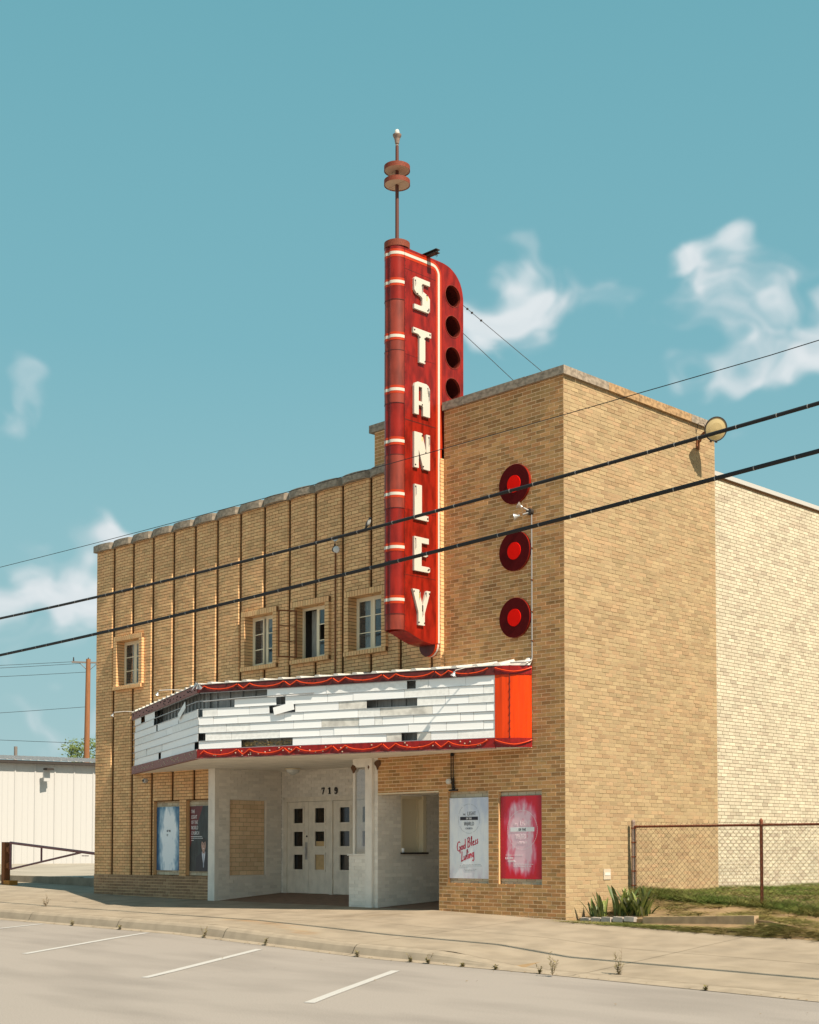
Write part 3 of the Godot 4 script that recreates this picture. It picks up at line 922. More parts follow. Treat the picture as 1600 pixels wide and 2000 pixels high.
func window(th: Node, cx: float, which: int) -> void:
	var w := Node3D.new()
	w.name = "window"
	th.add_child(w, true)
	w.position = Vector3(cx, 4.96, 0)
	var hw := 0.465
	var h := 1.06
	var zf := -0.06
	# brick reveal and projecting brick surround
	var rv := MB.new()
	for i in 16:
		rv.col = CREAM[rng.randi() % 6]
		var ya := i * h / 16.0 + 0.006
		var yb := (i + 1) * h / 16.0 - 0.006
		rv.span(-hw - 0.03, -hw, ya, yb, zf - 0.05, 0.10)
		rv.span(hw, hw + 0.03, ya, yb, zf - 0.05, 0.10)
		for s in [-1, 1]:
			rv.span(s * (hw + 0.002), s * (hw + 0.125), ya, yb, 0.02, 0.165)
	var count := 15
	for i in count:
		rv.col = CREAM[rng.randi() % 6]
		var xa := lerpf(-hw - 0.125, hw + 0.125, float(i) / count) + 0.006
		var xb := lerpf(-hw - 0.125, hw + 0.125, float(i + 1) / count) - 0.006
		rv.span(xa, xb, h + 0.004, h + 0.115, zf - 0.05, 0.165)
		rv.span(xa, xb, -0.085, -0.004, zf - 0.05, 0.185)
	obj("brick_surround", rv, mats.cream_brick, w).set_meta("kind", "stuff")
	var jt := MB.new()
	jt.span(-hw - 0.12, -hw - 0.006, -0.08, h + 0.11, zf - 0.05, 0.158)
	jt.span(hw + 0.006, hw + 0.12, -0.08, h + 0.11, zf - 0.05, 0.158)
	jt.span(-hw - 0.11, hw + 0.11, h + 0.01, h + 0.108, zf - 0.04, 0.157)
	jt.span(-hw - 0.11, hw + 0.11, -0.078, -0.01, zf - 0.04, 0.177)
	obj("surround_joints", jt, mats.cream_mortar, w)
	# frame with two casements of three panes
	var fr := MB.new()
	fr.span(-hw, -hw + 0.05, 0, h, zf - 0.04, zf)
	fr.span(hw - 0.05, hw, 0, h, zf - 0.04, zf)
	fr.span(-hw + 0.05, hw - 0.05, h - 0.05, h, zf - 0.04, zf)
	fr.span(-hw + 0.05, hw - 0.05, 0, 0.045, zf - 0.04, zf)
	fr.span(-0.03, 0.03, 0.045, h - 0.05, zf - 0.04, zf - 0.004)
	obj("frame", fr, mats.frame_paint, w)
	for s in [-1, 1]:
		var open: bool = which == 2 and s == -1
		var sash := Node3D.new()
		sash.name = "casement"
		w.add_child(sash, true)
		var wide := hw - 0.05 - 0.03
		sash.position = Vector3(-hw + 0.05 if s == -1 else 0.03, 0.045, zf)
		if open:
			sash.position.z = zf + 0.17
			sash.position.x -= 0.03
			sash.rotation.y = deg_to_rad(-118)
		elif which == 1 and s == -1:
			sash.rotation.y = deg_to_rad(-7)
		var sh := h - 0.095
		var b := MB.new()
		var t := 0.028
		b.span(0, t, 0, sh, -0.02, 0.004)
		b.span(wide - t, wide, 0, sh, -0.02, 0.004)
		b.span(t, wide - t, sh - t, sh, -0.02, 0.004)
		b.span(t, wide - t, 0, t, -0.02, 0.004)
		for k in 2:
			var y := sh * (k + 1) / 3.0
			b.span(t, wide - t, y - 0.009, y + 0.009, -0.016, 0.002)
		obj("sash_bars", b, mats.rusty_steel if open else mats.frame_paint, sash)
		for k in 3:
			if which == 2 and (open or k == 1): continue
			var p := MB.new()
			p.span(t, wide - t, sh * k / 3.0 + 0.012, sh * (k + 1) / 3.0 - 0.012, -0.012, -0.008)
			obj("pane", p, mats.glass, sash)
	var cu := MB.new()
	if which == 2:
		cu.span(-hw + 0.06, -0.2, 0.03, h - 0.03, zf - 0.22, zf - 0.2)
	else:
		for i in 7:
			cu.span(lerpf(-hw + 0.06, -0.2, i / 7.0), lerpf(-hw + 0.06, -0.2, (i + 1) / 7.0), 0.02, h - 0.03, zf - 0.2 - 0.02 * (i % 2), zf - 0.18 - 0.02 * (i % 2))
		cu.span(-hw + 0.05, hw - 0.05, h - 0.22, h, zf - 0.17, zf - 0.165)
	obj("curtain", cu, mats.curtain, w)
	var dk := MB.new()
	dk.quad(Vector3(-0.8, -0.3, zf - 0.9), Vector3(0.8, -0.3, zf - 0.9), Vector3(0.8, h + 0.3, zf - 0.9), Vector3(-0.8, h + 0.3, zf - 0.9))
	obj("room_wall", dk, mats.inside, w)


func entrance(th: Node) -> void:
	# painted brick walls of the entrance recess
	var W := {"pal": WHITE, "mortar": mats.white_mortar, "brick": mats.white_brick, "gap": 0.003}
	var left := W.duplicate()
	left.merge({"at": plane_map(Vector3(-9.55, 0, 0), Vector3(0, 0, -1), Vector3(1, 0, 0)), "u0": 0.0, "u1": 1.74, "y0": 0.0, "y1": SOFFIT, "holes": [Rect2(0.29, 0.57, 1.02, 1.645)]})
	brick_wall("recess_side_wall", th, left)
	# bricked-up display case in it: every brick a piece
	var infill := brick_wall("bricked_up_case", th, {"at": plane_map(Vector3(-9.62, 0, 0), Vector3(0, 0, -1), Vector3(1, 0, 0)), "u0": 0.29, "u1": 1.31, "y0": 0.57, "y1": 2.215, "course": 0.0968, "length": 0.205, "gap": 0.005,
		"pal": [Color(0.86, 0.62, 0.40), Color(0.80, 0.57, 0.36), Color(0.89, 0.66, 0.43)], "mortar": mats.buff_mortar, "brick": mats.cream_brick, "brick_key": "cream", "single": Rect2(0, 0, 3, 3)})
	var cs := MB.new()
	cs.span(-9.62, -9.552, 0.57, 2.215, -0.292, -0.288)
	cs.span(-9.62, -9.552, 0.57, 2.215, -1.314, -1.309)
	cs.span(-9.62, -9.552, 2.213, 2.218, -1.31, -0.29)
	cs.span(-9.62, -9.552, 0.566, 0.571, -1.31, -0.29)
	obj("case_lining", cs, mats.white_paint, infill)
	var back := W.duplicate()
	back.merge({"at": plane_map(Vector3(0, 0, -1.74), Vector3.RIGHT, Vector3(0, 0, 1)), "u0": -9.55, "u1": -4.6, "y0": 0.0, "y1": SOFFIT, "holes": [Rect2(-9.42, -1, 3.3, 3.245)]})
	brick_wall("door_wall", th, back)
	# pillar at the left of the recess
	var pl := MB.new()
	pl.span(-9.785, -9.552, 0.0, SOFFIT, -0.3, 0.108)
	obj("pillar", pl, mats.white_paint, th)
	# door frames and doors
	var fr := MB.new()
	for x in [[-9.42, -9.335], [-7.895, -7.80], [-6.36, -6.2]]:
		fr.span(x[0], x[1], 0.1, 2.185, -1.80, -1.715)
	fr.span(-9.42, -6.2, 2.187, 2.245, -1.80, -1.715)
	fr.span(-9.46, -9.42, 0.1, 2.285, -1.78, -1.725)
	fr.span(-9.46, -6.2, 2.245, 2.285, -1.78, -1.725)
	obj("door_frame", fr, mats.door_paint, th)
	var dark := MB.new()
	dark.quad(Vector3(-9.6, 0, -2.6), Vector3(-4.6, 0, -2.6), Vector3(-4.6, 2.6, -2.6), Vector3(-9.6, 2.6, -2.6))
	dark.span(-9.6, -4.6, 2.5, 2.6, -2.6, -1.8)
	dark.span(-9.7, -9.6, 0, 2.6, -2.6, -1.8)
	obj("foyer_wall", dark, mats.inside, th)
	var xs := [-9.333, -8.613, -7.798, -7.08]
	for i in 4:
		var d := Node3D.new()
		d.name = "door"
		th.add_child(d, true)
		d.position = Vector3(xs[i], 0.172, -1.765)
		var wd := 0.713
		var hgt := 2.01
		var wl := 0.212
		var wr := 0.545
		var rows := [[0.51, 0.86], [1.02, 1.365], [1.53, 1.875]]
		var m := MB.new()
		m.span(0, wl, 0, hgt, -0.022, 0.022)
		m.span(wr, wd, 0, hgt, -0.022, 0.022)
		var ys := [0.0, 0.51, 0.86, 1.02, 1.365, 1.53, 1.875, hgt]
		for k in 4:
			m.span(wl, wr, ys[k * 2], ys[k * 2 + 1], -0.022, 0.022)
		obj("panel", m, mats.door_paint, d)
		for k in 3:
			var y0: float = rows[k][0]
			var y1: float = rows[k][1]
			var md := MB.new()
			md.span(wl - 0.03, wl + 0.012, y0 - 0.03, y1 + 0.03, 0.0225, 0.036)
			md.span(wr - 0.012, wr + 0.03, y0 - 0.03, y1 + 0.03, 0.0225, 0.036)
			md.span(wl + 0.012, wr - 0.012, y1 - 0.012, y1 + 0.03, 0.0225, 0.036)
			md.span(wl + 0.012, wr - 0.012, y0 - 0.03, y0 + 0.012, 0.0225, 0.036)
			obj("moulding", md, mats.door_paint, d)
			var p := MB.new()
			p.span(wl + 0.001, wr - 0.001, y0 + 0.001, y1 - 0.001, -0.012, -0.006)
			obj("pane", p, mats.board if i == 1 and k == 0 else mats.dark_glass, d)
			if i == 1 and k == 1:
				var hb := MB.new()
				hb.span(wl + 0.02, wr - 0.002, y0 + 0.002, y0 + 0.12, -0.005, 0.004)
				obj("board", hb, mats.board, d)
		var hg := MB.new()
		for y in [0.22, 1.05, 1.8]:
			hg.span(wd - 0.02 if i % 2 else -0.004, wd + 0.004 if i % 2 else 0.02, y, y + 0.1, 0.0225, 0.034)
		obj("hinge", hg, mats.door_paint, d)
		if i == 0:
			var hd := MB.new()
			hd.span(0.605, 0.685, 0.74, 1.12, 0.0225, 0.027)
			hd.tube(PackedVector3Array([Vector3(0.645, 0.84, 0.03), Vector3(0.645, 0.86, 0.06), Vector3(0.645, 1.0, 0.06), Vector3(0.645, 1.02, 0.03)]), 0.009)
			obj("pull_handle", hd, mats.aluminium, d)
			var lk := MB.new()
			lk.lathe(PackedVector2Array([Vector2(0.022, 0), Vector2(0.02, 0.012), Vector2(0, 0.014)]), Vector3(0.665, 1.25, 0.0225), Basis(Vector3.RIGHT, Vector3(0, 0, 1), Vector3(0, -1, 0)))
			obj("lock", lk, mats.black, d)
	# ticket booth
	var low := W.duplicate()
	low.merge({"at": plane_map(Vector3(0, 0, 0.03), Vector3.RIGHT, Vector3(0, 0, 1)), "u0": -5.34, "u1": -4.85, "y0": 0.0, "y1": 1.015})
	brick_wall("booth_low_wall", th, low)
	var bs := MB.new()
	bs.span(-5.338, -5.2, 0, 1.015, -1.2, 0.02)
	bs.span(-5.20, -4.86, 0.9, 1.014, -0.12, 0.02)
	bs.span(-5.37, -4.852, 1.016, 1.05, -1.2, 0.05)
	obj("booth_ledge", bs, mats.white_paint, th)
	var post := MB.new()
	post.span(-5.235, -5.19, 1.05, 2.72, -0.03, 0.02)
	post.span(-5.235, -4.852, 2.72, SOFFIT, -0.05, 0.03)
	post.span(-5.235, -5.19, 1.05, 2.72, -1.2, -1.15)
	obj("booth_post", post, mats.white_paint, th)
	var gl := MB.new()
	gl.span(-5.188, -4.853, 1.052, 2.718, -0.012, -0.006)
	obj("booth_glass", gl, mats.glass, th)
	var gl2 := MB.new()
	gl2.span(-5.216, -5.21, 1.052, 2.718, -1.148, -0.032)
	obj("booth_glass", gl2, mats.glass, th)
	var p2 := MB.new()
	p2.span(-4.85, -4.662, 0, SOFFIT, -0.2, 0.06)
	obj("pillar", p2, mats.white_paint, th)
	var st := W.duplicate()
	st.merge({"at": plane_map(Vector3(0, 0, 0.0), Vector3.RIGHT, Vector3(0, 0, 1)), "u0": -4.66, "u1": -4.56, "y0": 0.0, "y1": SOFFIT})
	brick_wall("booth_front_wall", th, st)
	var side := W.duplicate()
	side.merge({"at": plane_map(Vector3(-4.558, 0, 0), Vector3(0, 0, -1), Vector3(1, 0, 0)), "u0": 0.0, "u1": 3.2, "y0": 0.0, "y1": 2.4, "holes": [Rect2(0.62, 1.08, 0.63, 1.1)]})
	brick_wall("booth_side_wall", th, side)
	var tw := MB.new()
	tw.span(-4.68, -4.675, 1.08, 2.18, -1.25, -0.62)
	obj("ticket_window_board", tw, mats.frame_paint, th)
	var tr := MB.new()
	tr.span(-4.675, -4.56, 1.08, 2.18, -0.66, -0.62)
	tr.span(-4.675, -4.535, 1.08, 2.18, -1.29, -1.20)
	tr.span(-4.675, -4.56, 2.12, 2.18, -1.2, -0.66)
	tr.span(-4.668, -4.655, 1.08, 2.12, -1.2, -1.14)
	obj("ticket_window_frame", tr, mats.frame_paint, th)
	var lg := MB.new()
	lg.span(-4.67, -4.50, 1.045, 1.078, -1.32, -0.60)
	obj("ticket_ledge", lg, mats.dark_metal, th)
	var cup := MB.new()
	cup.lathe(PackedVector2Array([Vector2(0, 0), Vector2(0.03, 0), Vector2(0.036, 0.08), Vector2(0, 0.08)]), Vector3(-4.56, 1.079, -0.67))
	tag(obj("paper_cup", cup, mats.plastic_a), "small pale cup left on the ticket window ledge", "cup")
	# passage beside the booth
	var pc := MB.new()
	pc.span(-4.56, -2.94, 2.2, 2.25, -3.2, -0.01)
	pc.span(-2.94, -2.9, 0, 2.25, -3.2, -0.01)
	pc.span(-4.56, -2.94, 0, 2.25, -3.25, -3.2)
	obj("passage_lining", pc, mats.white_paint, th)
	var lt := MB.new()
	lt.span(-4.558, -2.94, 2.178, 2.2, -0.12, 0.012)
	obj("steel_lintel", lt, mats.frame_paint, th)
	# ceiling of the recess
	var ce := MB.new()
	ce.quad(Vector3(-9.8, SOFFIT + 0.001, -1.76), Vector3(-4.5, SOFFIT + 0.001, -1.76), Vector3(-4.5, SOFFIT + 0.001, 0.1), Vector3(-9.8, SOFFIT + 0.001, 0.1))
	obj("recess_ceiling", ce, mats.soffit_paint, th)
	# paint and plaster fallen off at the pillar heads: bare rusty steel
	for q in [[-5.21, 2.69, 0.036, 0.16, 0.2], [-4.755, 2.70, 0.062, 0.05, 0.1], [-4.56, 2.755, 0.014, 0.2, 0.22]]:
		var sc := MB.new()
		var pts := PackedVector2Array()
		for i in 14:
			var an := TAU * i / 14.0
			var r := rng.randf_range(0.65, 1.0)
			var dy := sin(an)
			pts.append(Vector2(cos(an) * q[3] * 0.6 * r * (0.45 if dy < -0.3 else 1.0), dy * q[4] * 0.5 * r))
		sc.prism(pts, 0.012, Transform3D(Basis(), Vector3(q[0], q[1], q[2])))
		obj("rust_patch", sc, mats.rust_scab, th)


# ---------------------------------------------------------------- blade sign
const SX := -2.83       # plane of the sign's right face
const SXC := -3.04      # middle of its thickness
const NOSE := 0.99


func nose_ring(r: float, k: int, of: int) -> Vector2:
	var a := PI * k / of
	var dip := 0.035 * exp(-pow((a - PI / 2) / 0.16, 2.0))
	return Vector2(SXC + (r - dip) * cos(a), NOSE + (r - dip) * sin(a))


func nose_band(mb: MB, r: float, y0: float, y1: float) -> void:
	var of := 40
	for k in of:
		var p := nose_ring(r, k, of)
		var q := nose_ring(r, k + 1, of)
		mb.quad(Vector3(p.x, y1, p.y), Vector3(p.x, y0, p.y), Vector3(q.x, y0, q.y), Vector3(q.x, y1, q.y))
		mb.quad(Vector3(p.x, y0, p.y), Vector3(SXC + 0.9 * (p.x - SXC), y0, NOSE + 0.9 * (p.y - NOSE)), Vector3(SXC + 0.9 * (q.x - SXC), y0, NOSE + 0.9 * (q.y - NOSE)), Vector3(q.x, y0, q.y))
		mb.quad(Vector3(p.x, y1, p.y), Vector3(q.x, y1, q.y), Vector3(SXC + 0.9 * (q.x - SXC), y1, NOSE + 0.9 * (q.y - NOSE)), Vector3(SXC + 0.9 * (p.x - SXC), y1, NOSE + 0.9 * (p.y - NOSE)))


func ribbon(mb: MB, path: Array, half: float, x: float, thick: float) -> void:   # flat band along (z, y) points on the sign face
	var n := path.size()
	var l := []
	var r := []
	for i in n:
		var d: Vector2 = (path[mini(i + 1, n - 1)] - path[maxi(i - 1, 0)]).normalized()
		var s := Vector2(-d.y, d.x) * half
		l.append(path[i] + s)
		r.append(path[i] - s)
	for i in n - 1:
		for sgn in [0]:
			mb.quad(Vector3(x, l[i].y, l[i].x), Vector3(x, r[i].y, r[i].x), Vector3(x, r[i + 1].y, r[i + 1].x), Vector3(x, l[i + 1].y, l[i + 1].x))
			mb.quad(Vector3(x, l[i].y, l[i].x), Vector3(x, l[i + 1].y, l[i + 1].x), Vector3(x - thick, l[i + 1].y, l[i + 1].x), Vector3(x - thick, l[i].y, l[i].x))
			mb.quad(Vector3(x, r[i + 1].y, r[i + 1].x), Vector3(x, r[i].y, r[i].x), Vector3(x - thick, r[i].y, r[i].x), Vector3(x - thick, r[i + 1].y, r[i + 1].x))


func blade_sign() -> void:
	var s := thing("blade_sign", "tall red vertical theatre sign with cream letters STANLEY and rounded nose", "sign", Vector3.ZERO)
	# body: flat sides with a rounded tail, pierced by four round openings
	var out := PackedVector2Array()
	for p in [[0.99, 5.03], [0.862, 4.998], [0.669, 4.927], [0.473, 4.868], [0.30, 4.848], [0.10, 4.857], [0.05, 4.857], [0.05, 8.46], [-0.5, 8.46], [-0.553, 8.6], [-0.553, 11.414], [-0.535, 11.52], [-0.511, 11.606], [-0.47, 11.69], [-0.414, 11.765], [-0.35, 11.825], [-0.275, 11.872], [-0.19, 11.91], [-0.097, 11.932], [0.0, 11.942], [0.99, 11.942]]:
		out.append(Vector2(p[0], p[1]))
	var body := CSGCombiner3D.new()
	body.name = "body"
	s.add_child(body)
	var poly := CSGPolygon3D.new()
	poly.name = "sides"
	poly.polygon = out
	poly.depth = 0.42
	poly.material = mats.sign_red
	poly.transform = Transform3D(Basis(Vector3(0, 0, 1), Vector3(0, 1, 0), Vector3(-1, 0, 0)), Vector3(SX - 0.42, 0, 0))
	body.add_child(poly)
	for y in [11.393, 10.82, 10.231, 9.648]:
		var c := CSGCylinder3D.new()
		c.name = "opening"
		c.operation = CSGShape3D.OPERATION_SUBTRACTION
		c.radius = 0.2
		c.height = 0.6
		c.sides = 36
		c.material = mats.sign_dark
		c.transform = Transform3D(Basis(Vector3(0, 0, 1), Vector3(1, 0, 0), Vector3(0, 1, 0)), Vector3(SX - 0.05, y, -0.265))
		body.add_child(c, true)
		var rim := MB.new()
		rim.lathe(PackedVector2Array([Vector2(0.199, -0.05), Vector2(0.197, 0.008), Vector2(0.207, 0.008), Vector2(0.209, 0.0)]), Vector3(SX, y, -0.265), Basis(Vector3(0, 0, 1), Vector3(1, 0, 0), Vector3(0, 1, 0)), 36)
		obj("opening_rim", rim, mats.sign_faded, s)
		var bk := MB.new()
		bk.span(SX - 0.35, SX - 0.33, y - 0.05, y - 0.035, -0.46, -0.07)
		bk.span(SX - 0.35, SX - 0.33, y + 0.06, y + 0.08, -0.46, -0.07)
		obj("inner_strut", bk, mats.rusty_steel, s)
	# nose: lapped sheets and painted rings
	var seams := [5.03, 5.31, 6.262, 7.207, 8.165, 9.098, 10.052, 10.972, 11.942]
	for i in 8:
		var m := MB.new()
		nose_band(m, 0.211 if i % 2 else 0.2075, seams[i] + 0.002, seams[i + 1] - 0.002)
		obj("nose_sheet", m, mats.sign_faded if i in [0, 3, 5, 6] else mats.sign_red, s)
		if i > 0:
			var sm := MB.new()
			nose_band(sm, 0.2145, seams[i] - 0.006, seams[i] + 0.006)
			obj("nose_seam", sm, mats.sign_dark, s)
	for y in [11.815, 11.29, 10.305, 9.34, 8.41, 7.46, 6.505, 5.567]:
		for b in [[-0.072, -0.027, 0, 0.2135], [0.027, 0.072, 0, 0.2135], [-0.0265, 0.0265, 1, 0.2155]]:
			var m := MB.new()
			nose_band(m, b[3], y + b[0], y + b[1])
			obj("nose_stripe", m, mats.sign_white if b[2] else mats.sign_orange, s)
	# line along the top and down the face
	var path := [Vector2(0.985, 11.815), Vector2(0.6, 11.822), Vector2(0.30, 11.825)]
	for i in 9:
		var a := PI / 2 * i / 8.0
		path.append(Vector2(0.275 - 0.165 * sin(a), 11.66 + 0.165 * cos(a)))
	path.append(Vector2(0.11, 9.0))
	path.append(Vector2(0.11, 4.875))
	var l1 := MB.new()
	ribbon(l1, path, 0.075, SX + 0.003, 0.003)
	obj("face_stripe", l1, mats.sign_orange, s)
	var l2 := MB.new()
	ribbon(l2, path, 0.026, SX + 0.007, 0.004)
	obj("face_stripe", l2, mats.sign_white, s)
	var sv := MB.new()
	for q in [[11.553, 11.56], [8.812, 8.828], [6.022, 6.03], [10.0, 10.004], [7.2, 7.204]]:
		sv.span(SX - 0.001, SX + 0.0025, q[0], q[1], 0.19, 0.985)
	sv.span(SX - 0.001, SX + 0.004, 5.04, 11.94, 0.985, 0.995)
	obj("sheet_joint", sv, mats.sign_dark, s)
	var rv := MB.new()
	for i in 70:
		var y := lerpf(5.1, 11.9, i / 70.0)
		rv.box(Vector3(SX + 0.003, y, 0.965), Vector3(0.006, 0.012, 0.012))
	obj("rivets", rv, mats.sign_faded, s).set_meta("kind", "stuff")
	# letters
	var L := {
		"S": [[[0.08, 1.0], [1.0, 1.0], [1.0, 0.86], [0.54, 0.86], [0.50, 0.83], [0.50, 0.67], [0.57, 0.61], [0.86, 0.55], [1.0, 0.45], [1.0, 0.07], [0.92, 0.0], [0.0, 0.0], [0.0, 0.14], [0.48, 0.14], [0.52, 0.18], [0.52, 0.40], [0.45, 0.445], [0.16, 0.49], [0.0, 0.59], [0.0, 0.94]]],
		"T": [[[-0.06, 1], [1.08, 1], [1.08, 0.84], [0.78, 0.84], [0.70, 0.80], [0.70, 0.0], [0.33, 0.0], [0.33, 0.80], [0.25, 0.84], [-0.06, 0.84]]],
		"A": [[[0.0, 0.0], [0.28, 0.0], [0.28, 0.30], [0.50, 0.30], [0.50, 0.42], [0.28, 0.42], [0.28, 0.86], [0.50, 0.86], [0.50, 1.0], [0.22, 1.0], [0.06, 0.95], [0.0, 0.85]], [[0.50, 1.0], [0.50, 0.30], [0.56, 0.26], [0.56, 0.0], [1.0, 0.0], [1.0, 0.85], [0.92, 0.95], [0.78, 1.0]]],
		"N": [[[0.0, 0.0], [0.28, 0.0], [0.28, 0.52], [0.58, 0.0], [1.0, 0.0], [1.0, 1.0], [0.76, 1.0], [0.76, 0.48], [0.50, 1.0], [0.0, 1.0]]],
		"L": [[[0.02, 0.0], [0.90, 0.0], [0.90, 0.15], [0.48, 0.15], [0.48, 1.0], [0.02, 1.0]]],
		"E": [[[0.0, 0.0], [0.93, 0.0], [1.0, 0.03], [1.0, 0.13], [0.94, 0.16], [0.46, 0.16], [0.46, 0.45], [0.86, 0.45], [0.86, 0.56], [0.46, 0.56], [0.46, 0.84], [0.92, 0.84], [0.92, 1.0], [0.0, 1.0]]],
		"Y": [[[-0.10, 1.0], [0.30, 1.0], [0.52, 0.56], [0.78, 1.0], [1.02, 1.0], [0.66, 0.34], [0.66, 0.0], [0.26, 0.0], [0.26, 0.36]]]}
	var ys := {"S": [10.87, 11.455], "T": [9.915, 10.52], "A": [8.955, 9.55], "N": [7.985, 8.63], "L": [7.05, 7.68], "E": [6.12, 6.735], "Y": [5.15, 5.785]}
	for ch in L:
		var m := MB.new()
		var y0: float = ys[ch][0]
		var hh: float = ys[ch][1] - y0
		for pg in L[ch]:
			var p := PackedVector2Array()
			for q in pg:
				p.append(Vector2(q[0] * 0.40, q[1] * hh))
			m.prism(p, 0.045, Transform3D(Basis(Vector3(0, 0, -1), Vector3(0, 1, 0), Vector3(1, 0, 0)), Vector3(SX + 0.047, y0, 0.785)))
		var lt := obj("letter_" + ch.to_lower(), m, mats.sign_white, s)
		lt.set_meta("label", "cream raised letter " + ch + " with rust-stained holes")
		var hole := MB.new()
		var tubes := MB.new()
		var st := MB.new()
		var pg: Array = L[ch][-1]
		for i in 9:
			var a: Array = pg[rng.randi() % pg.size()]
			var b: Array = pg[(rng.randi() % pg.size())]
			var f := rng.randf_range(0.1, 0.25)
			var c := Vector2(0.5, 0.5).lerp(Vector2(a[0], a[1]), 0.86)
			var pp := PackedVector2Array()
			for q in pg: pp.append(Vector2(q[0], q[1]))
			if not Geometry2D.is_point_in_polygon(c, pp): continue
			var at := Vector3(SX + 0.0475, y0 + c.y * hh, 0.785 - c.x * 0.4)
			hole.lathe(PackedVector2Array([Vector2(rng.randf_range(0.011, 0.018), 0), Vector2(0.009, 0.012), Vector2(0, 0.012)]), at, Basis(Vector3(0, 0, 1), Vector3(1, 0, 0), Vector3(0, 1, 0)), 10)
			if i % 3 == 0:
				var e := c + Vector2(0, -0.16)
				if Geometry2D.is_point_in_polygon(e, pp):
					st.span(at.x - 0.002, at.x + 0.001, at.y - 0.10, at.y, at.z - 0.012, at.z + 0.012)
			var drop := rng.randf_range(0.06, 0.3)
			if i % 2 == 0 and Geometry2D.is_point_in_polygon(c - Vector2(0, drop), pp):
				tubes.tube(PackedVector3Array([at, at + Vector3(0.016, -0.005, 0), at + Vector3(0.018, -drop * hh, 0)]), 0.0055, -1, 5)
		obj("electrode_holes", hole, mats.black, lt).set_meta("kind", "stuff")
		if st.v.size(): obj("rust_stains", st, mats.sign_stain, lt).set_meta("kind", "stuff")
		if tubes.v.size(): obj("broken_tubes", tubes, mats.grey_pipe, lt).set_meta("kind", "stuff")
	# rounded foot below the face stripe
	var ft := MB.new()
	var arc := PackedVector2Array()
	for i in 17:
		arc.append(Vector2(-0.205 * cos(PI * i / 16.0), -0.205 * sin(PI * i / 16.0)))
	ft.prism(arc, 0.14, Transform3D(Basis(), Vector3(SXC, 4.856, 0.20)))
	obj("foot", ft, mats.sign_dark, s)
	for q in [[0.2075, 0.06, 0.20, "sign_orange"], [0.2105, 0.105, 0.145, "sign_white"]]:
		var fs := MB.new()
		for i in 8:
			var a0 := PI * 0.5 * i / 8.0
			var a1 := PI * 0.5 * (i + 1) / 8.0
			var p0 := Vector3(SXC + q[0] * cos(a0), 4.856 - q[0] * sin(a0), 0)
			var p1 := Vector3(SXC + q[0] * cos(a1), 4.856 - q[0] * sin(a1), 0)
			var f := Vector3(0, 0, q[2])
			var b := Vector3(0, 0, q[1])
			fs.quad(p0 + b, p0 + f, p1 + f, p1 + b)
			fs.quad(p0 + f, Vector3(SXC + 0.2 * cos(a0), 4.856 - 0.2 * sin(a0), q[2]), Vector3(SXC + 0.2 * cos(a1), 4.856 - 0.2 * sin(a1), q[2]), p1 + f)
		obj("foot_stripe", fs, mats[q[3]], s)
	# cap, mast, discs and lamp
	var cap := MB.new()
	cap.lathe(PackedVector2Array([Vector2(0.2, 0), Vector2(0.233, 0), Vector2(0.233, 0.115), Vector2(0.225, 0.12), Vector2(0, 0.14)]), Vector3(SXC, 11.95, NOSE - 0.02), Basis(), 36)
	obj("cap", cap, mats.chipped_red, s)
	var mast := MB.new()
	mast.tube(PackedVector3Array([Vector3(SXC, 12.05, NOSE - 0.02), Vector3(SXC, 13.25, NOSE - 0.02), Vector3(SXC, 13.86, NOSE - 0.02)]), 0.034, 0.03, 14)
	var mo := obj("mast", mast, mats.mast, s)
	for y in [13.14, 13.40]:
		var d := MB.new()
		d.lathe(PackedVector2Array([Vector2(0.222, 0.012), Vector2(0.236, 0.0), Vector2(0.236, 0.085), Vector2(0.228, 0.09), Vector2(0, 0.095)]), Vector3(SXC, y, NOSE - 0.02), Basis(), 36)
		obj("disc_rim", d, mats.chipped_red, mo)
		var u := MB.new()
		u.lathe(PackedVector2Array([Vector2(0, 0.012), Vector2(0.225, 0.012)]), Vector3(SXC, y, NOSE - 0.02), Basis(), 36)
		u.span(SXC - 0.22, SXC + 0.22, y + 0.002, y + 0.011, NOSE - 0.03, NOSE - 0.01)
		obj("disc_underside", u, mats.disc_under, mo)
	var so := MB.new()
	so.lathe(PackedVector2Array([Vector2(0.018, -0.03), Vector2(0.03, -0.01), Vector2(0.022, 0.01), Vector2(0.035, 0.03), Vector2(0.05, 0.12), Vector2(0.075, 0.17), Vector2(0.08, 0.195), Vector2(0.05, 0.2)]), Vector3(SXC, 13.88, NOSE - 0.02), Basis(), 20)
	obj("lamp_socket", so, mats.fence_post_grey, s)
	var bu := MB.new()
	bu.lathe(PackedVector2Array([Vector2(0.03, 0), Vector2(0.045, 0.03), Vector2(0.043, 0.07), Vector2(0.03, 0.1), Vector2(0, 0.112)]), Vector3(SXC, 14.065, NOSE - 0.02), Basis(), 18)
	obj("bulb", bu, mats.globe_white, s)
	# lifting beam on the top edge
	var bm := MB.new()
	bm.span(-3.45, -2.58, 12.0, 12.012, 0.33, 0.43)
	bm.span(-3.45, -2.58, 11.95, 12.0, 0.375, 0.385)
	bm.span(-3.45, -2.58, 11.944, 11.954, 0.33, 0.43)
	bm.tube(PackedVector3Array([Vector3(-2.62, 11.945, 0.38), Vector3(-2.62, 11.90, 0.40), Vector3(-2.62, 11.87, 0.38), Vector3(-2.62, 11.90, 0.36), Vector3(-2.62, 11.94, 0.38)]), 0.007, -1, 5)
	obj("lifting_beam", bm, mats.dark_metal, s)
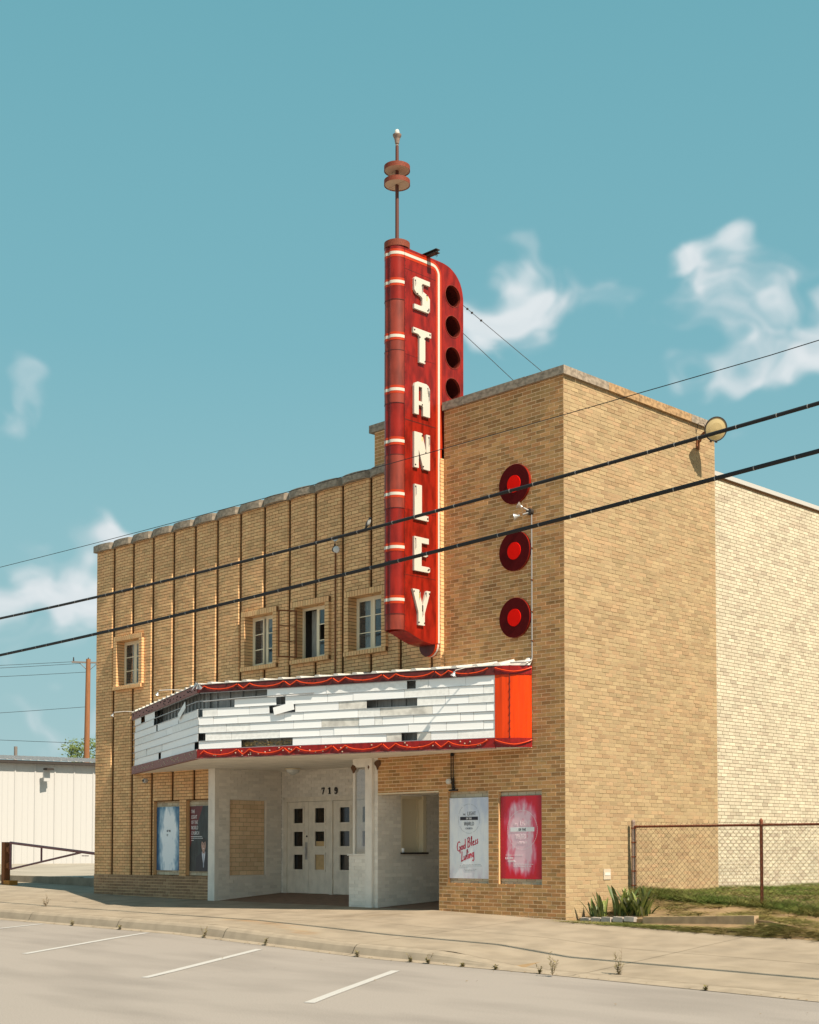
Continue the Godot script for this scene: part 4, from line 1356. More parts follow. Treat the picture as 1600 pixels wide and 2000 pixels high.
	# guy wires down to the tower roof
	for q in [[Vector3(-2.84, 11.31, -0.55), Vector3(-1.2, 9.08, -3.0), "upper"], [Vector3(-2.84, 10.78, -0.55), Vector3(-1.9, 9.08, -2.6), "lower"]]:
		var gw := MB.new()
		gw.tube(PackedVector3Array([q[0], q[1]]), 0.006, -1, 5)
		if q[2] == "upper":
			for t in [0.03, 0.06, 0.12]:
				gw.box(q[0].lerp(q[1], t), Vector3(0.03, 0.03, 0.03))
		tag(obj("guy_wire", gw, mats.dark_metal), q[2] + " thin guy wire from the red sign to the tower roof", "wire", "guy wires of the sign")


# ---------------------------------------------------------------- marquee
const MP0 := Vector2(-1.2, 0.4)
const MAP := Vector2(-7.07, 2.36)
const MLE := Vector2(-12.7, 0.10)
const MB0 := 2.88
const MT := 4.28


func marquee() -> void:
	var mq := thing("marquee", "wedge-shaped marquee with broken white letter panels and red trim", "marquee")
	# rows of panels, measured along each side: right side from the orange end, left side from the point
	var right := [[[4.63, 3.35], [3.35, 1.7], [1.53, 1.27], [1.27, 0.56], [0.56, 0.0]], [[5.36, 4.43], [4.23, 3.33], [3.33, 2.79], [2.79, 1.75], [1.75, 0.88], [0.88, 0.22], [0.22, 0.0]],
		[[6.09, 5.75], [5.75, 5.03], [5.03, 4.58], [4.47, 4.02], [4.02, 3.09], [3.09, 2.51], [1.5, 0.95], [0.95, 0.5], [0.5, 0.0]], [[6.18, 5.84], [5.84, 5.28], [5.28, 4.25], [4.25, 3.84], [3.84, 2.69], [2.69, 2.24], [2.24, 1.2], [1.2, 0.71], [0.71, 0.17], [0.17, 0.0]],
		[[6.18, 5.54], [5.54, 5.01], [5.01, 4.05], [4.05, 3.45], [3.45, 2.67], [2.67, 2.35], [2.35, 2.2], [2.2, 1.57], [1.57, 0.66], [0.66, 0.41], [0.41, 0.0]], [[6.02, 5.43], [5.43, 4.36], [4.36, 3.49], [3.49, 3.19], [3.19, 2.67], [2.67, 1.67], [1.67, 0.93], [0.93, 0.22], [0.22, 0.0]],
		[[6.18, 5.2], [4.07, 3.46], [3.46, 3.04], [3.04, 2.11], [2.11, 1.81], [1.5, 1.23], [1.23, 0.71], [0.71, 0.0]]]
	var left := [[[5.9, 5.26], [4.8, 3.83]], [[5.9, 3.88], [1.54, 0.91]], [[5.9, 4.58], [4.58, 3.67], [3.52, 2.19], [2.19, 1.63], [1.63, 0.012]], [[5.9, 3.83], [3.83, 2.67], [2.67, 2.09], [2.09, 0.012]], [[5.9, 5.2], [5.2, 3.16], [3.16, 2.23], [2.23, 0.012]],
		[[5.9, 4.64], [4.64, 3.11], [3.11, 1.63], [1.63, 0.012]], [[5.9, 5.49], [5.49, 4.2], [4.2, 3.42], [3.21, 2.19], [2.19, 0.3]]]
	var py0 := 3.052
	var rh := 0.1535
	for side in 2:
		var a := MP0 if side == 0 else MAP
		var b := MAP if side == 0 else MLE
		var length := a.distance_to(b)
		var u2 := (b - a) / length
		var u := Vector3(u2.x, 0, u2.y)
		var n := Vector3(u.z, 0, -u.x) if side == 0 else Vector3(u.z, 0, -u.x)
		if n.z < 0: n = -n
		var o := Vector3(a.x, 0, a.y)
		var bas := Basis(-u, Vector3.UP, n)
		# galvanised back of the box, studs
		var bk := MB.new()
		var bo := o - n * 0.22
		bk.quad(bo + u * (length - 0.05) + Vector3(0, MB0 + 0.05, 0), bo + Vector3(0, MB0 + 0.05, 0), bo + Vector3(0, MT - 0.02, 0), bo + u * (length - 0.05) + Vector3(0, MT - 0.02, 0))
		for k in 22:
			var sx := k * 0.29 + 0.1
			if sx < length - 0.2:
				bk.box(o - n * 0.205 + u * sx + Vector3(0, (MB0 + MT) / 2, 0), Vector3(0.03, MT - MB0 - 0.1, 0.03), bas)
		obj("backing_sheet", bk, mats.galvanised, mq)
		# rails
		for r in 8:
			var rl := MB.new()
			var y := py0 + r * rh
			var gaps := []
			rl.box(o + u * (length / 2 - (0.03 if side == 0 else -0.03)) + n * -0.006 + Vector3(0, y, 0), Vector3(length - 0.02, 0.010, 0.040), bas)
			obj("letter_rail", rl, mats.aluminium, mq)
		# panels
		var rows: Array = right if side == 0 else left
		for r in 7:
			var yc := py0 + (6 - r + 0.5) * rh
			for p in rows[r]:
				var wd: float = p[0] - p[1] - 0.006
				var pm := MB.new()
				pm.box(Vector3.ZERO, Vector3(wd, rh - 0.013, 0.004))
				var dirty: bool = side == 0 and [r, p[0]] in [[2, 3.09], [3, 2.24], [4, 3.45], [6, 1.5], [6, 2.11]]
				var pick: Material = [mats.plastic_a, mats.plastic_a, mats.plastic_b, mats.plastic_c][rng.randi() % 4]
				var po := obj("letter_panel", pm, mats.plastic_dirty if dirty else pick, mq)
				var t := Basis()
				var lift := rng.randf_range(-0.003, 0.003)
				if (side == 0 and r == 2 and p[0] == 4.47):
					t = Basis(Vector3(0, 0, 1), deg_to_rad(11))
					lift = 0.04
				elif side == 1 and r == 1 and p[0] == 1.54:
					t = Basis(Vector3(0, 0, 1), deg_to_rad(18))
					lift = 0.03
				else:
					t = Basis(Vector3(1, 0, 0), rng.randf_range(-0.035, 0.035)) * Basis(Vector3(0, 1, 0), rng.randf_range(-0.01, 0.01))
				po.transform = Transform3D(bas * t, o + u * ((p[0] + p[1]) / 2) + n * (0.0 + lift) + Vector3(0, yc, 0))
		# trim bands with neon swags
		for top in 2:
			var y0 := MB0 if top == 0 else py0 + 7 * rh + 0.006
			var y1 := py0 - 0.006 if top == 0 else MT
			var tb := MB.new()
			tb.box(o + u * length / 2 + n * 0.012 + Vector3(0, (y0 + y1) / 2, 0), Vector3(length - 0.004, y1 - y0, 0.05), bas)
			obj("trim_band", tb, (mats.trim_peeling if side == 1 else (mats.trim_maroon if top else mats.trim_red)), mq)
			if side == 0:
				var per := 1.03
				for k in 6:
					var pts := PackedVector3Array()
					var s0 := k * per + 0.12
					for q in [[0.0, 0.85], [0.08, 0.55], [0.2, 0.34], [0.36, 0.25], [0.52, 0.34], [0.64, 0.55], [0.72, 0.85], [0.80, 0.45], [0.86, 0.22], [0.92, 0.5], [0.97, 0.8]]:
						if s0 + q[0] * per < length - 0.05:
							pts.append(o + u * (s0 + q[0] * per) + n * 0.06 + Vector3(0, lerpf(y0 + 0.01, y1 - 0.01, q[1]), 0))
					if pts.size() > 3:
						var nt := MB.new()
						nt.tube(pts, 0.011, -1, 6)
						obj("neon_tube", nt, mats.neon_tube, mq)
			var st := MB.new()
			for k in 40:
				var sx := rng.randf_range(0.1, length - 0.1)
				st.box(o + u * sx + n * 0.045 + Vector3(0, rng.randf_range(y0 + 0.02, y1 - 0.02), 0), Vector3(0.014, 0.02, 0.02), bas)
			obj("tube_supports", st, mats.plate_white if top == 0 else mats.black, mq).set_meta("kind", "stuff")
	# rounded orange end, two bowed sheets with a seam
	var ctrl := [Vector2(-1.2, 0.415), Vector2(-1.07, 0.375), Vector2(-0.95, 0.31), Vector2(-0.85, 0.22), Vector2(-0.77, 0.12), Vector2(-0.715, 0.01)]
	for part in [[0, 2], [2, 5]]:
		var sh := MB.new()
		for i in range(part[0], part[1]):
			var p: Vector2 = ctrl[i]
			var q: Vector2 = ctrl[i + 1]
			sh.quad(Vector3(p.x, 2.99, p.y), Vector3(q.x, 2.99, q.y), Vector3(q.x, 4.16, q.y), Vector3(p.x, 4.16, p.y))
		obj("end_sheet", sh, mats.end_orange, mq)
	for b in [[MB0, 3.04, "trim_red"], [4.13, MT, "trim_red"]]:
		var eb := MB.new()
		for i in 5:
			var p: Vector2 = ctrl[i]
			var q: Vector2 = ctrl[i + 1]
			var d := (q - p).normalized()
			var nn := Vector3(-d.y, 0, d.x) * 0.012
			if nn.x < 0: nn = -nn
			eb.quad(Vector3(p.x, b[0], p.y) + nn, Vector3(q.x, b[0], q.y) + nn, Vector3(q.x, b[1], q.y) + nn, Vector3(p.x, b[1], p.y) + nn)
			eb.quad(Vector3(p.x, b[1], p.y) + nn, Vector3(q.x, b[1], q.y) + nn, Vector3(q.x, b[1], q.y) - nn, Vector3(p.x, b[1], p.y) - nn)
		obj("end_band", eb, mats[b[2]], mq)
		var sw := PackedVector3Array()
		for i in 11:
			var f := i / 10.0 * 4.99
			var p: Vector2 = ctrl[int(f)].lerp(ctrl[mini(int(f) + 1, 5)], f - int(f))
			sw.append(Vector3(p.x + 0.025, lerpf(b[0], b[1], 0.3 + 0.5 * pow(absf(i / 5.0 - 1.0), 1.6)), p.y + 0.025))
		var nt := MB.new()
		nt.tube(sw, 0.011, -1, 6)
		obj("neon_tube", nt, mats.neon_tube, mq)
	var sb := MB.new()
	sb.box(Vector3(-0.95, 3.58, 0.315), Vector3(0.008, 1.17, 0.01), Basis(Vector3.UP, -0.7))
	for k in 9:
		sb.box(Vector3(-0.945, 3.06 + k * 0.135, 0.318), Vector3(0.022, 0.022, 0.016), Basis(Vector3.UP, -0.7))
	obj("end_seam", sb, mats.trim_maroon, mq)
	# bird-nest straw in the broken bottom row, dangling rail
	var nest := MB.new()
	var ru := Vector3(MAP.x - MP0.x, 0, MAP.y - MP0.y).normalized()
	for i in 320:
		var sx := rng.randf_range(4.1, 5.18)
		var at := Vector3(MP0.x, 3.06 + rng.randf_range(0.0, 0.10), MP0.y) + ru * sx - Vector3(0.317, 0, 0.948) * rng.randf_range(0.02, 0.12)
		var d := Vector3(rng.randf_range(-1, 1), rng.randf_range(-0.5, 0.5), rng.randf_range(-1, 1)).normalized() * rng.randf_range(0.03, 0.08)
		nest.tri(at - d, at + Vector3(0, 0.006, 0), at + d)
	obj("nest_straw", nest, mats.straw, mq).set_meta("kind", "stuff")
	var dr := MB.new()
	var ro := Vector3(MP0.x, 0, MP0.y) + Vector3(0.317, 0, 0.948) * 0.03
	dr.tube(PackedVector3Array([ro + ru * 6.05 + Vector3(0, 3.96, 0), ro + ru * 5.2 + Vector3(0, 3.99, 0), ro + ru * 3.6 + Vector3(0, 4.005, 0)]), 0.012, -1, 6)
	obj("loose_rail", dr, mats.aluminium, mq)
	# soffit and corrugated roof
	var so := MB.new()
	so.prism(PackedVector2Array([Vector2(-0.72, 0.0), Vector2(-0.86, -0.21), Vector2(-1.2, -0.385), Vector2(-7.07, -2.345), Vector2(-12.68, -0.1), Vector2(-12.68, 0.0)]), 0.03, Transform3D(Basis(Vector3(1, 0, 0), Vector3(0, 0, -1), Vector3(0, 1, 0)), Vector3(0, MB0 - 0.004 + 0.03, 0)))
	obj("soffit", so, mats.soffit_paint, mq)
	var edge := MB.new()
	for q in [[MP0, MAP], [MAP, MLE]]:
		var a := Vector3(q[0].x, 2.874, q[0].y)
		var b := Vector3(q[1].x, 2.874, q[1].y)
		edge.box((a + b) / 2, Vector3(a.distance_to(b), 0.012, 0.09), Basis((b - a).normalized(), Vector3.UP, (b - a).normalized().cross(Vector3.UP)))
	obj("soffit_edge", edge, mats.trim_peeling, mq)
	var rf := MB.new()
	var x := -12.72
	while x < -0.72:
		for part in [[x, x + 0.25, 0.0, 0.0], [x + 0.25, x + 0.28, 0.0, 0.035], [x + 0.28, x + 0.345, 0.035, 0.035], [x + 0.345, x + 0.375, 0.035, 0.0]]:
			var x0: float = part[0]
			var x1: float = minf(part[1], -0.7)
			if x1 <= x0: continue
			var z0 := front_z(x0) + 0.05
			var z1 := front_z(x1) + 0.05
			rf.quad(Vector3(x0, 4.295 + part[2], z0), Vector3(x1, 4.295 + part[3], z1), Vector3(x1, 4.40 + part[3], 0.0), Vector3(x0, 4.40 + part[2], 0.0))
			rf.quad(Vector3(x0, 4.285, z0), Vector3(x1, 4.285, z1), Vector3(x1, 4.295 + part[3], z1), Vector3(x0, 4.295 + part[2], z0))
		x += 0.375
	obj("roof_sheet", rf, mats.roof_sheet, mq)


func front_z(x: float) -> float:
	if x > MP0.x:
		return lerpf(0.4, 0.02, clampf((x - MP0.x) / 0.5, 0, 1))
	if x > MAP.x:
		return lerpf(MP0.y, MAP.y, (x - MP0.x) / (MAP.x - MP0.x))
	return lerpf(MAP.y, MLE.y, clampf((x - MAP.x) / (MLE.x - MAP.x), 0, 1))


# ---------------------------------------------------------------- posters and numbers
func poster_image(which: int) -> ImageTexture:
	var w := 144
	var h := 216
	var im := Image.create_empty(w, h, false, Image.FORMAT_RGB8)
	var n := FastNoiseLite.new()
	n.seed = 70 + which
	n.frequency = 0.03
	n.fractal_octaves = 4
	for y in h:
		for x in w:
			var u := (x + 0.5) / w
			var v := (y + 0.5) / h
			var f := n.get_noise_2d(x * 1.4, y * 0.5)
			var c := Color.WHITE
			if which == 0:
				var g := clampf(1.35 - pow(absf(u - 0.5) / 0.40, 2.0) - pow(absf(v - 0.55) / 0.62, 4.0) + f * 0.5, 0, 1)
				c = Color(0.05, 0.30, 0.47).lerp(Color(0.90, 0.93, 0.96), g)
			elif which == 1:
				c = Color(0.07, 0.09, 0.10).lerp(Color(0.16, 0.21, 0.21), clampf(0.5 + f, 0, 1))
				if u < 0.62 - v * 0.95:
					c = Color(0.40, 0.06, 0.07).lerp(Color(0.33, 0.04, 0.06), clampf(0.5 + f, 0, 1))
				# a man in a dark suit, white shirt and pale tie, from the chest up
				var px := (u - 0.66) * 1.12
				var py := v
				var half := lerpf(0.10, 0.40, smoothstep(0.70, 0.80, py))
				if py > 0.70 and absf(px) < half:
					c = Color(0.085, 0.10, 0.17).lerp(Color(0.06, 0.07, 0.13), smoothstep(0.0, 0.3, absf(px)))
					if absf(px) < 0.085 * (1.0 - smoothstep(0.71, 0.97, py)): c = Color(0.84, 0.84, 0.88)
					if absf(px) < 0.024 and py > 0.735 and py < 0.94: c = Color(0.62, 0.64, 0.70)
				if py > 0.66 and py < 0.725 and absf(px) < 0.065: c = Color(0.58, 0.44, 0.40)
				var e := Vector2(px / 0.115, (py - 0.60) / 0.095)
				if Vector2(px / 0.128, (py - 0.575) / 0.095).length() < 1.0 and py < 0.60: c = Color(0.045, 0.035, 0.035)
				if e.length() < 1.0 and py > 0.545 + 0.02 * cos(px * 20.0):
					c = Color(0.74, 0.58, 0.52).lerp(Color(0.60, 0.45, 0.40), clampf(px * 4.0 + 0.3, 0, 1))
				for sg in [-1.0, 1.0]:
					if Vector2((px - sg * 0.045) / 0.02, (py - 0.592) / 0.006).length() < 1.0: c = Color(0.10, 0.07, 0.06)
					if Vector2((px - sg * 0.045) / 0.028, (py - 0.576) / 0.005).length() < 1.0: c = Color(0.12, 0.08, 0.07)
				if Vector2((px + 0.005) / 0.014, (py - 0.622) / 0.012).length() < 1.0: c = Color(0.64, 0.47, 0.42)
				if Vector2(px / 0.042, (py - 0.652) / 0.007).length() < 1.0: c = Color(0.84, 0.78, 0.76)
			elif which == 2:
				var g := clampf(1.0 - smoothstep(0.45, 0.05, v) * (0.25 + 0.5 * u) + f * 0.35, 0, 1)
				c = Color(0.70, 0.75, 0.86).lerp(Color(0.92, 0.93, 0.95), g)
				if v > 0.78: c = c.lerp(Color(0.76, 0.72, 0.80), clampf(0.4 + f, 0, 1) * (v - 0.78) * 3.0)
			else:
				var g := clampf(1.3 - pow(absf(u - 0.5) / 0.36, 2.4) - pow(absf(v - 0.5) / 0.44, 4.0) + f * 0.75, 0, 1)
				c = Color(0.84, 0.02, 0.16).lerp(Color(0.93, 0.80, 0.85), g * 0.95)
				var corner := clampf((absf(u - 0.5) - 0.35) * 3.0 * (absf(v - 0.5) + 0.3), 0, 0.6)
				c = c.lerp(Color(0.16, 0.01, 0.05), corner)
			im.set_pixel(x, y, c)
	return ImageTexture.create_from_image(im)


func poster(which: int, label: String, x0: float, x1: float, y0: float, y1: float, z: float) -> void:
	var p := thing("poster", label, "poster", Vector3((x0 + x1) / 2, (y0 + y1) / 2, z))
	var w := x1 - x0
	var h := y1 - y0
	var m := StandardMaterial3D.new()
	m.albedo_texture = poster_image(which)
	m.roughness = 0.35
	m.resource_name = "poster_print"
	var mb := MB.new()
	mb.quad_uv(Vector3(-w / 2, -h / 2, 0), Vector3(w / 2, -h / 2, 0), Vector3(w / 2, h / 2, 0), Vector3(-w / 2, h / 2, 0))
	obj("print", mb, m, p)
	var bd := MB.new()
	bd.span(-w / 2, w / 2, -h / 2, h / 2, -0.012, -0.001)
	obj("backing_board", bd, mats.plastic_b, p)
	var sans := font("Droid Sans")
	var bold := font("Droid Sans", 700)
	var ink := mat("ink", Color(0.03, 0.03, 0.045), 0.5)
	var white := mat("ink_white", Color(0.82, 0.82, 0.84), 0.5)
	var z1 := 0.002
	if which == 0:
		lettering("OF THE", Vector3(0.0, 0.17, z1), 0.045, ink, p, bold, 0.7)
		lettering("@", Vector3(-0.05, 0.08, z1), 0.05, mat("ink_grey", Color(0.35, 0.38, 0.4), 0.5), p, bold)
	elif which == 1:
		var k := 0
		for t in ["THE", "LIGHT", "OF THE", "WORLD", "CHURCH"]:
			var l := lettering(t, Vector3(-w / 2 + 0.06, h / 2 - 0.12 - k * 0.118, z1), 0.075, white, p, sans, 0.72)
			l.mesh.horizontal_alignment = HORIZONTAL_ALIGNMENT_LEFT
			k += 1
		var ru := MB.new()
		ru.span(-w / 2 + 0.05, -w / 2 + 0.46, h / 2 - 0.675, h / 2 - 0.665, 0.001, 0.003)
		for q in [[0.44, 0.70], [0.1, 0.745]]:
			for i in 12:
				var xx: float = -w / 2 + 0.06 + q[0] * i / 12.0
				ru.span(xx, xx + q[0] / 12.0 * 0.7, h / 2 - q[1] - 0.012, h / 2 - q[1], 0.001, 0.003)
		obj("small_print", ru, white, p).set_meta("kind", "stuff")
	else:
		var dk: Material = ink if which == 2 else mat("ink_pale", Color(0.86, 0.74, 0.78), 0.5)
		var cy := 0.345 if which == 2 else 0.13
		var cx := 0.0 if which == 2 else 0.03
		var R := 0.265 if which == 2 else 0.34
		var ring := MB.new()
		for i in 60:
			if which == 2 and i % 7 == 6: continue
			var a0 := TAU * i / 60.0
			var a1 := TAU * (i + 0.8) / 60.0
			for rr in [[1.0, 0.975]]:
				ring.quad(Vector3(cx + cos(a0) * R * rr[1], cy + sin(a0) * R * rr[1], 0.002), Vector3(cx + cos(a0) * R, cy + sin(a0) * R, 0.002), Vector3(cx + cos(a1) * R, cy + sin(a1) * R, 0.002), Vector3(cx + cos(a1) * R * rr[1], cy + sin(a1) * R * rr[1], 0.002))
		obj("ring_print", ring, mat("ink_grey", Color(0.35, 0.38, 0.4), 0.5) if which == 2 else dk, p).set_meta("kind", "stuff")
		var sc := 1.0 if which == 2 else 1.25
		lettering("THE", Vector3(cx - 0.115 * sc, cy + 0.075 * sc, z1), 0.032 * sc, dk, p, sans, 0.85)
		lettering("LIGHT", Vector3(cx + 0.06 * sc, cy + 0.09 * sc, z1), 0.068 * sc, dk, p, sans, 0.78)
		var bar := MB.new()
		bar.span(cx - 0.215 * sc, cx + 0.215 * sc, cy - 0.025 * sc, cy + 0.035 * sc, 0.001, 0.003)
		obj("bar_print", bar, ink if which == 2 else white, p)
		lettering("OF THE", Vector3(cx, cy + 0.003 * sc, z1 + 0.002), 0.034 * sc, white if which == 2 else ink, p, bold, 0.85)
		lettering("W@RLD", Vector3(cx, cy - 0.09 * sc, z1), 0.068 * sc, dk, p, sans, 0.74)
		lettering("CHURCH", Vector3(cx, cy - 0.175 * sc, z1), 0.033 * sc, dk, p, sans, 0.95)
		if which == 2:
			var red := mat("ink_red", Color(0.62, 0.05, 0.10), 0.5)
			script_text("God Bless", Vector3(-0.29, -0.25, z1), 0.165, red, p)
			script_text("Luling", Vector3(-0.19, -0.42, z1), 0.165, red, p)
			var sp := MB.new()
			for q in [[-0.15, -0.475, 0.40], [-0.22, -0.50, 0.52], [-0.23, -0.525, 0.2], [-0.12, -0.56, 0.28], [-0.10, -0.585, 0.24]]:
				var xx: float = q[0]
				while xx < q[0] + q[2]:
					var l := rng.randf_range(0.02, 0.06)
					sp.span(xx, xx + l, q[1], q[1] + 0.008, 0.001, 0.0025)
					xx += l + 0.014
			obj("small_print", sp, mat("ink_grey", Color(0.35, 0.38, 0.4), 0.5), p).set_meta("kind", "stuff")
		else:
			lettering("LIGHT", Vector3(-0.27, -0.36, z1), 0.035, white, p, bold, 1.3)
			lettering("DELIVER", Vector3(-0.22, -0.41, z1), 0.03, white, p, bold, 1.0)
			var sp := MB.new()
			for q in [[-0.35, -0.31, 0.38], [-0.18, -0.465, 0.42], [-0.18, -0.50, 0.40]]:
				var xx: float = q[0]
				while xx < q[0] + q[2]:
					var l := rng.randf_range(0.02, 0.06)
					sp.span(xx, xx + l, q[1], q[1] + 0.008, 0.001, 0.0025)
					xx += l + 0.014
			obj("small_print", sp, white, p).set_meta("kind", "stuff")


# brush lettering: each letter a few strokes, drawn as flat ribbons
const STROKES := {
	"G": [0.70, [[0.62, 0.85, 0.45, 1.0, 0.2, 0.9, 0.05, 0.55, 0.12, 0.15, 0.35, 0.0, 0.55, 0.15, 0.6, 0.42, 0.38, 0.42], [0.6, 0.42, 0.52, -0.25]]],
	"o": [0.42, [[0.3, 0.45, 0.12, 0.4, 0.05, 0.2, 0.15, 0.02, 0.3, 0.08, 0.36, 0.28, 0.28, 0.45]]],
	"d": [0.52, [[0.34, 0.42, 0.12, 0.4, 0.05, 0.2, 0.15, 0.02, 0.3, 0.08, 0.36, 0.3], [0.47, 1.0, 0.38, 0.1, 0.46, 0.02]]],
	"B": [0.62, [[0.08, 0.0, 0.2, 1.0], [0.12, 0.95, 0.4, 1.0, 0.52, 0.85, 0.42, 0.62, 0.2, 0.55], [0.2, 0.55, 0.48, 0.48, 0.5, 0.2, 0.35, 0.03, 0.08, 0.0]]],
	"l": [0.30, [[0.06, 0.3, 0.26, 0.8, 0.27, 1.0, 0.18, 0.9, 0.12, 0.1, 0.25, 0.02]]],
	"e": [0.38, [[0.05, 0.22, 0.3, 0.3, 0.26, 0.45, 0.12, 0.4, 0.06, 0.15, 0.18, 0.0, 0.34, 0.1]]],
	"s": [0.34, [[0.3, 0.45, 0.14, 0.36, 0.28, 0.15, 0.16, 0.0, 0.03, 0.05]]],
	"L": [0.50, [[0.24, 1.0, 0.1, 0.1, 0.0, 0.0, 0.2, 0.03, 0.46, 0.08]]],
	"u": [0.46, [[0.05, 0.45, 0.06, 0.1, 0.18, 0.0, 0.32, 0.2, 0.38, 0.45], [0.38, 0.45, 0.34, 0.05, 0.45, 0.05]]],
	"i": [0.24, [[0.1, 0.45, 0.08, 0.05, 0.18, 0.02], [0.13, 0.66, 0.14, 0.7]]],
	"n": [0.44, [[0.05, 0.45, 0.05, 0.0], [0.05, 0.2, 0.2, 0.45, 0.31, 0.4, 0.31, 0.02, 0.4, 0.03]]],
	"g": [0.44, [[0.34, 0.42, 0.12, 0.4, 0.05, 0.2, 0.15, 0.02, 0.3, 0.08, 0.36, 0.3], [0.38, 0.45, 0.36, -0.3, 0.2, -0.45, 0.05, -0.3]]]}


func script_text(text: String, at: Vector3, height: float, m: Material, parent: Node) -> void:
	var mb := MB.new()
	var x := 0.0
	for ch in text:
		if not STROKES.has(ch):
			x += 0.25
			continue
		for st in STROKES[ch][1]:
			var pts := []
			for i in range(0, st.size(), 2):
				var q := Vector2((x + st[i]) * 0.84 + st[i + 1] * 0.22, st[i + 1]) * height
				pts.append(q.rotated(deg_to_rad(17)))
			for i in pts.size() - 1:
				var d: Vector2 = (pts[i + 1] - pts[i]).normalized()
				var n := Vector2(-d.y, d.x) * (0.0075 + 0.0035 * absf(d.y))
				var c := [pts[i] - d * 0.003 - n, pts[i + 1] + d * 0.003 - n, pts[i + 1] + d * 0.003 + n, pts[i] - d * 0.003 + n]
				mb.quad(at + Vector3(c[0].x, c[0].y, 0), at + Vector3(c[1].x, c[1].y, 0), at + Vector3(c[2].x, c[2].y, 0), at + Vector3(c[3].x, c[3].y, 0))
		x += STROKES[ch][0]
	obj("brush_lettering", mb, m, parent).set_meta("kind", "stuff")


func posters() -> void:
	poster(0, "pale blue faded poster with white glow, left of the entrance", -11.83, -10.90, 0.665, 2.09, 0.03)
	poster(1, "dark poster with red corner and man in dark suit", -10.565, -9.787, 0.655, 2.085, 0.03)
	poster(2, "white poster reading God Bless Luling in red script", -2.705, -1.745, 0.62, 2.06, -0.035)
	poster(3, "crimson poster with pale glowing centre at the tower corner", -1.475, -0.535, 0.63, 2.06, -0.035)
	var num := thing("house_number", "black house number 719 above the white doors", "number", Vector3(-7.9, 2.4, -1.735))
	var f := font("Droid Serif", 700)
	var i := 0
	for d in ["7", "1", "9"]:
		var l := lettering(d, Vector3(-0.215 + i * 0.212, 0, 0.012), 0.145, mats.black, num, f, 0.9, 0.0, 0.0, "digit")
		l.mesh.depth = 0.02
		i += 1


# ---------------------------------------------------------------- things on the walls
func disc_signs() -> void:
	var i := 0
	for y in [7.487, 6.313, 5.148]:
		var t := thing("wall_disc", ["topmost", "middle", "lowest"][i] + " of three maroon wall discs with red centres", "disc", Vector3(-1.07, y, 0), 0, "red discs on the tower front")
		var b := Basis(Vector3(1, 0, 0), Vector3(0, 0, 1), Vector3(0, -1, 0))
		var r := MB.new()
		r.lathe(PackedVector2Array([Vector2(0.345, -0.006), Vector2(0.345, 0.045), Vector2(0.338, 0.05), Vector2(0.15, 0.05)]), Vector3.ZERO, b, 56)
		obj("ring", r, mats.disc_outer, t)
		var e := MB.new()
		e.lathe(PackedVector2Array([Vector2(0.346, 0.0), Vector2(0.349, 0.002), Vector2(0.349, 0.046), Vector2(0.346, 0.048)]), Vector3.ZERO, b, 56)
		obj("rim", e, mats.sign_red, t)
		var c := MB.new()
		c.lathe(PackedVector2Array([Vector2(0.152, 0.048), Vector2(0.15, 0.06), Vector2(0, 0.062)]), Vector3.ZERO, b, 40)
		obj("centre", c, mats.disc_inner, t)
		i += 1


func reflector(parent: Node, at: Vector3, dir: Vector3, size: float, glass: Material, called := "lamp_head") -> void:
	dir = dir.normalized()
	var x := dir.cross(Vector3.UP).normalized()
	var b := Basis(x, dir, x.cross(dir))
	var h := MB.new()
	h.lathe(PackedVector2Array([Vector2(0, -1.5), Vector2(0.32, -1.45), Vector2(0.36, -0.95), Vector2(0.5, -0.75), Vector2(0.85, -0.25), Vector2(1.0, 0.0), Vector2(0.95, 0.02)]), at, Basis(b.x * size, b.y * size, b.z * size), 20)
	var o := obj(called, h, mats.lamp_silver, parent)
	var g := MB.new()
	g.lathe(PackedVector2Array([Vector2(0.95, 0.0), Vector2(0.6, 0.1), Vector2(0, 0.14)]), at, Basis(b.x * size, b.y * size, b.z * size), 20)
	obj("lens", g, glass, o)


